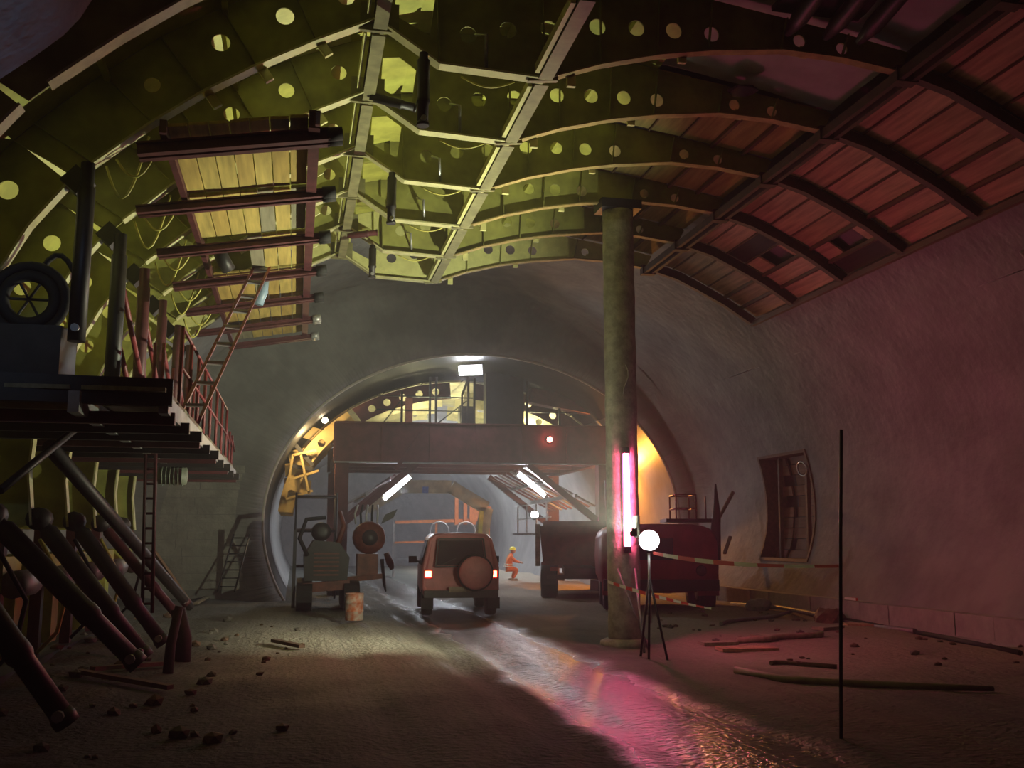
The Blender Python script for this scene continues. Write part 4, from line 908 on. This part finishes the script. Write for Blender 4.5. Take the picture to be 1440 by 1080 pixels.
# orange pipe frame and hoops beyond the gantry
M_or = mat('orange_frame_paint', (.65, .20, .06), .5, vary=.3)
k0 = Vector((6.3, 45, 0))
PF = thing('pipe_frame', k0, 'orange steel pipe frame standing across the far tunnel', 'frame')
for x in (4.3, 6.2, 8.6): MB().bar((x, 45, 0), (x, 45, 2.5), .1, .1, (0, 1, 0)).build('post', M_or if x > 5 else M_grey, PF)
for z in (2.4, 1.5, .75): MB().bar((4.3, 45, z), (8.7, 45, z+.12), .1, .14 if z > 2 else .08).build('rail', M_or if z != .75 else M_grey, PF)
for x in (7.1, 7.5, 7.9): MB().bar((x, 44.9, 2.3), (x, 44.9, 3.5), .16, .12, (0, 1, 0)).build('bracket', M_or, PF)
MB().prism([(7.7, 44.85, 2.4), (8.7, 44.85, 2.5), (8.7, 44.85, 3.1), (7.7, 44.85, 3.4)], (0, .05, 0)).build('panel', M_or, PF)
for k, x in enumerate((6.3, 7.5)):
    mb = MB().tube([(x+.42*math.cos(a), 44.7, 2.0+.42*math.sin(a)) for a in [2*math.pi*i/24 for i in range(24)]], .035, 6, closed=True)
    single(mb, 'hose_coil', M_galv, ['pale hose coil hanging on the orange frame, further from the yellow guide', 'pale hose coil hanging on the orange frame, nearer the yellow guide'][k], 'hose coil')

# ================================================================ WORKER
h0 = gr(714, 817)
W = thing('person', h0, 'crouching person in orange high-visibility clothes and yellow helmet', 'person')
def skin_body(name, pts, edges, mats, parent):
    me = bpy.data.meshes.new(name); me.from_pydata([p for p, r in pts], edges, []); me.update()
    o = bpy.data.objects.new(name, me); COL.objects.link(o); o.parent = parent; me.materials.append(mats)
    s = o.modifiers.new('skin', 'SKIN'); 
    for i, (p, r) in enumerate(pts): me.skin_vertices[0].data[i].radius = (r, r); me.skin_vertices[0].data[i].use_root = (i == 0)
    o.modifiers.new('sub', 'SUBSURF').levels = 2; o.modifiers['sub'].render_levels = 2
    return o
M_hv = mat('orange_workwear', (.85, .22, .05), .7, vary=.15); M_skin = mat('skin', (.55, .33, .25), .6, vary=.1)
# faces +x, crouching
bp_ = [((0, 0, .52), .16), ((.06, 0, .72), .15), ((.10, 0, .92), .17), ((.14, 0, 1.04), .09), ((.16, 0, 1.10), .065),
       ((.10, -.20, .96), .075), ((.28, -.24, .78), .06), ((.47, -.16, .74), .045),
       ((.10, .20, .96), .075), ((.28, .24, .78), .06), ((.47, .16, .74), .045),
       ((.0, -.13, .48), .12), ((.38, -.16, .46), .085), ((.18, -.15, .10), .06), ((.02, -.12, .46), .1),
       ((.0, .13, .48), .12), ((.36, .17, .50), .085), ((.22, .16, .10), .06)]
be_ = [(0, 1), (1, 2), (2, 3), (3, 4), (2, 5), (5, 6), (6, 7), (2, 8), (8, 9), (9, 10), (0, 11), (11, 12), (12, 13), (0, 15), (15, 16), (16, 17)]
bp_ = [p for i, p in enumerate(bp_) if i != 14]; be_ = [tuple(i-1 if i > 14 else i for i in e) for e in be_]
B = skin_body('body', bp_, be_, M_hv, W)
hd = MB(); hc_ = Vector((.20, 0, 1.20))
b = bmesh.new(); bmesh.ops.create_uvsphere(b, u_segments=16, v_segments=12, radius=1)
hd.add([Vector((v.co.x*.10+(.02 if v.co.z < 0 else 0), v.co.y*.078, v.co.z*.12))+hc_ for v in b.verts], [tuple(v.index for v in f.verts) for f in b.faces], True); b.free()
hd.prism([hc_+Vector(p) for p in ((.095, -.015, .02), (.095, .015, .02), (.10, .02, -.025), (.10, -.02, -.025))], (.025, 0, -.01))
for s in (-1, 1): hd.box(hc_+Vector((0, s*.08, 0)), (.03, .015, .05))
hdo = hd.build('head', M_skin, W, True)
for s in (-1, 1): MB().box(hc_+Vector((.095, s*.035, .02)), (.012, .02, .012)).build('eye', M_dark, hdo, True)
MB().box(hc_+Vector((.10, 0, -.06)), (.012, .04, .01)).build('mouth', mat('lips', (.4, .15, .13), .5), hdo, True)
MB().lathe(hc_+Vector((0, 0, .03)), [(.15, 0), (.135, .015), (.125, .05), (.10, .10), (.05, .125), (.01, .13)], 16).build('helmet', mat('yellow_helmet', (.85, .72, .06), .35, vary=.05), W, True)
for s in (-1, 1):
    hp = Vector((.50, s*.16, .735)); hm = MB().tube([hp+Vector((-.03, 0, 0)), hp, hp+Vector((.05, 0, -.01))], [.03, .042, .036], 8)
    for f in range(4): hm.tube([hp+Vector((.04, (f-1.5)*.02, 0)), hp+Vector((.09, (f-1.5)*.022, -.01)), hp+Vector((.10-.006*abs(f-1.5), (f-1.5)*.022, -.05))], .011, 6)
    hm.tube([hp+Vector((0, -s*.035, 0)), hp+Vector((.04, -s*.06, -.01)), hp+Vector((.07, -s*.055, -.03))], .012, 6); hm.build('hand', M_skin, W, True)
    MB().box((.22, s*.155, .05), (.28, .1, .10)).build('boot', mat('pale_boots', (.45, .42, .38), .7), W, True)
for z, x in ((.66, .04), (.58, .02)): MB().lathe((x, 0, z), [(.188, -.02), (.19, .02)], 18).build('reflective_band', mat('reflective_tape', (.85, .85, .8), .3, vary=.05), W, True)

# ================================================================ DEBRIS
def gz(x, y): return floor_z(x, y)
mb = MB(); pts = [gr(1035, 948), gr(1100, 958), gr(1180, 964), gr(1250, 968), gr(1330, 973), gr(1398, 975)]
single(MB().tube([Vector((p.x, p.y, gz(p.x, p.y)+.035)) for p in pts], [.05, .045, .04, .045, .04, .03], 10), 'ground_pipe', mat('dull_hose', (.20, .18, .12), .7), 'long dull pipe lying on the ground before the side wall', 'pipe')
for k, (a, b, r, m) in enumerate((((1040, 905), (1165, 898), .05, M_pl[2]), ((1120, 852), (1300, 895), .05, M_grey), ((1150, 865), (1440, 925), .04, M_rub), ((1010, 880), (1120, 866), .04, M_grey), ((1090, 935), (1160, 940), .03, M_old))):
    p, q = gr(*a), gr(*b); pts = [p.lerp(q, t/6)+Vector((.12*math.sin(t*1.7+k), .1*math.cos(t*2+k), 0)) for t in range(7)]
    single(MB().tube([Vector((min(v.x, 10.8), v.y, gz(v.x, v.y)+r)) for v in pts], r, 8), ['pale_hose', 'water_hose', 'power_cable', 'water_hose', 'iron_rod'][k], m,
           ['pale hose lying beside the column foot before the recess', 'grey hose running along the kerb', 'black cable snaking over the ground beside the kerb', 'grey hose lying behind the column', 'short iron rod lying beside the long dull pipe'][k], 'hose' if k != 4 else 'rod')
for k, (px, py, s, r) in enumerate(((1090, 897, .8, .2), (1050, 912, .9, -.1), (1165, 890, .6, .4), (1220, 884, .9, -.2), (1010, 905, .6, 0), (1370, 893, .8, .1), (1300, 888, .7, .3))):
    p = gr(px, py); mtx = Matrix.Rotation(r, 3, 'Z')
    single(MB().box((p.x, p.y, gz(p.x, p.y)+.025), (s, s*.45, .05), mtx), 'loose_board', M_brn[k % 3] if k % 2 else M_pl[2], 'loose flat board on the ground, %s from the column' % ('third', 'second', 'fourth', 'fifth', 'first', 'seventh', 'sixth')[k], 'board', 'boards scattered before the side wall')
for k, (px, py, n) in enumerate(((1265, 833, 5), (1110, 815, 6))):
    for i in range(n):
        c = at(px+random.uniform(-28, 28), py+random.uniform(-4, 6), 18.6 if k == 0 else 21.8); c.x = min(c.x, 10.5)
        z = gz(c.x, c.y)+.1
        single(MB().rock((c.x, c.y, z), .22+.1*random.random(), i+k*9, .6), 'rubble_lump', M_old if k == 0 else M_conc, ['dark lump heaped by the kerb under the side wall', 'grey rubble lump at the foot of the boarded recess'][k], 'rubble', ['dark lumps by the kerb', 'rubble under the recess'][k])
s_ = at(1191, 831, 18.5); single(MB().box((11.0, 18.6, .50), (.05, .42, .05)), 'marker_strip', M_tape, 'small red and white marker strip on the kerb', 'marker')
M_stump = wood('blackened_stump', (.06, .045, .035))
# stump posts and planks at the left
for k, (px, py, hgt, r, tl) in enumerate(((236, 938, .75, .07, .1), (255, 920, .62, .13, -.08))):
    p = gr(px, py, .1); single(MB().tube([(p.x, p.y, -.05), (p.x+.02, p.y, hgt*.5), (p.x+tl, p.y+.03, hgt+.1)], [r, r*.9, r*.8], 9), 'broken_stump', M_stump, ['thin broken post standing among the rubble below the formwork', 'thick splintered stump standing among the rubble below the formwork'][k], 'post')
for k, (a, b) in enumerate((((275, 848), (312, 828)), ((240, 955), (110, 945)), ((130, 940), (240, 925)), ((385, 893), (425, 900)), ((190, 770), (262, 845)), ((215, 775), (264, 845)))):
    if k < 4: p, q = gr(*a, .15), gr(*b, .15); p.z = gz(p.x, p.y)+.06; q.z = gz(q.x, q.y)+.06
    else: p, q = at(*a, 19), at(*b, 20)
    single(MB().bar(p, q, .1, .05), 'timber_plank', M_old if k != 0 else M_pl[2],
           ['pale plank lying at the foot of the end wall', 'long dark plank on the ground below the struts, nearest', 'dark plank on the ground below the struts, behind the longest', 'dark sliver of wood on the open road', 'dark board leaning at the far end of the formwork foot, outer', 'dark board leaning at the far end of the formwork foot, inner'][k], 'plank')
random.seed(21); M_stone = mat('dull_stone', (.17, .155, .13), .9, vary=.4, scale=9)
for i in range(90):
    x = random.uniform(-3.6, -.9); y = random.uniform(8.5, 22)
    if random.random() < .2: x = random.uniform(-1.2, .2)
    r = random.choice([.03, .04, .05, .07, .1])
    single(MB().rock((x, y, gz(x, y)+r*.35), r, i, .65), 'stone', M_stone if i % 2 else M_old, 'loose stone among the rubble below the formwork', 'stone', 'stones below the formwork')
for i in range(60):
    x = random.uniform(6.2, 11.4); y = random.uniform(12, 22)
    r = random.choice([.03, .05, .06, .08]); single(MB().rock((x, y, gz(x, y)+r*.3), r, i+200, .5), 'stone', M_old if i % 3 else M_stone, 'loose stone scattered before the side wall', 'stone', 'stones before the side wall')
# bluish fill lamp added out of view to light the cast segment
vl = thing('added_fill_lamp', (-1.3, 3.5, 5.3), 'unseen bluish fill lamp added to light the concrete before the first rib', 'lamp')
MB().box((-1.3, 3.5, 5.36), (.3, .3, .12)).bar((-1.3, 3.5, 5.42), (-1.3, 3.5, 7.2), .03, .03, (0, 1, 0)).build('housing', M_dark, vl)
sp = lamp('vault_light', 'SPOT', (-1.3, 3.5, 5.2), 200, (.42, .66, 1), vl, spot_size=R(52), spot_blend=.8, shadow_soft_size=.05); aim(sp, Vector((-2.3, 5.5, 5.0))-Vector((-1.3, 3.5, 5.2)))
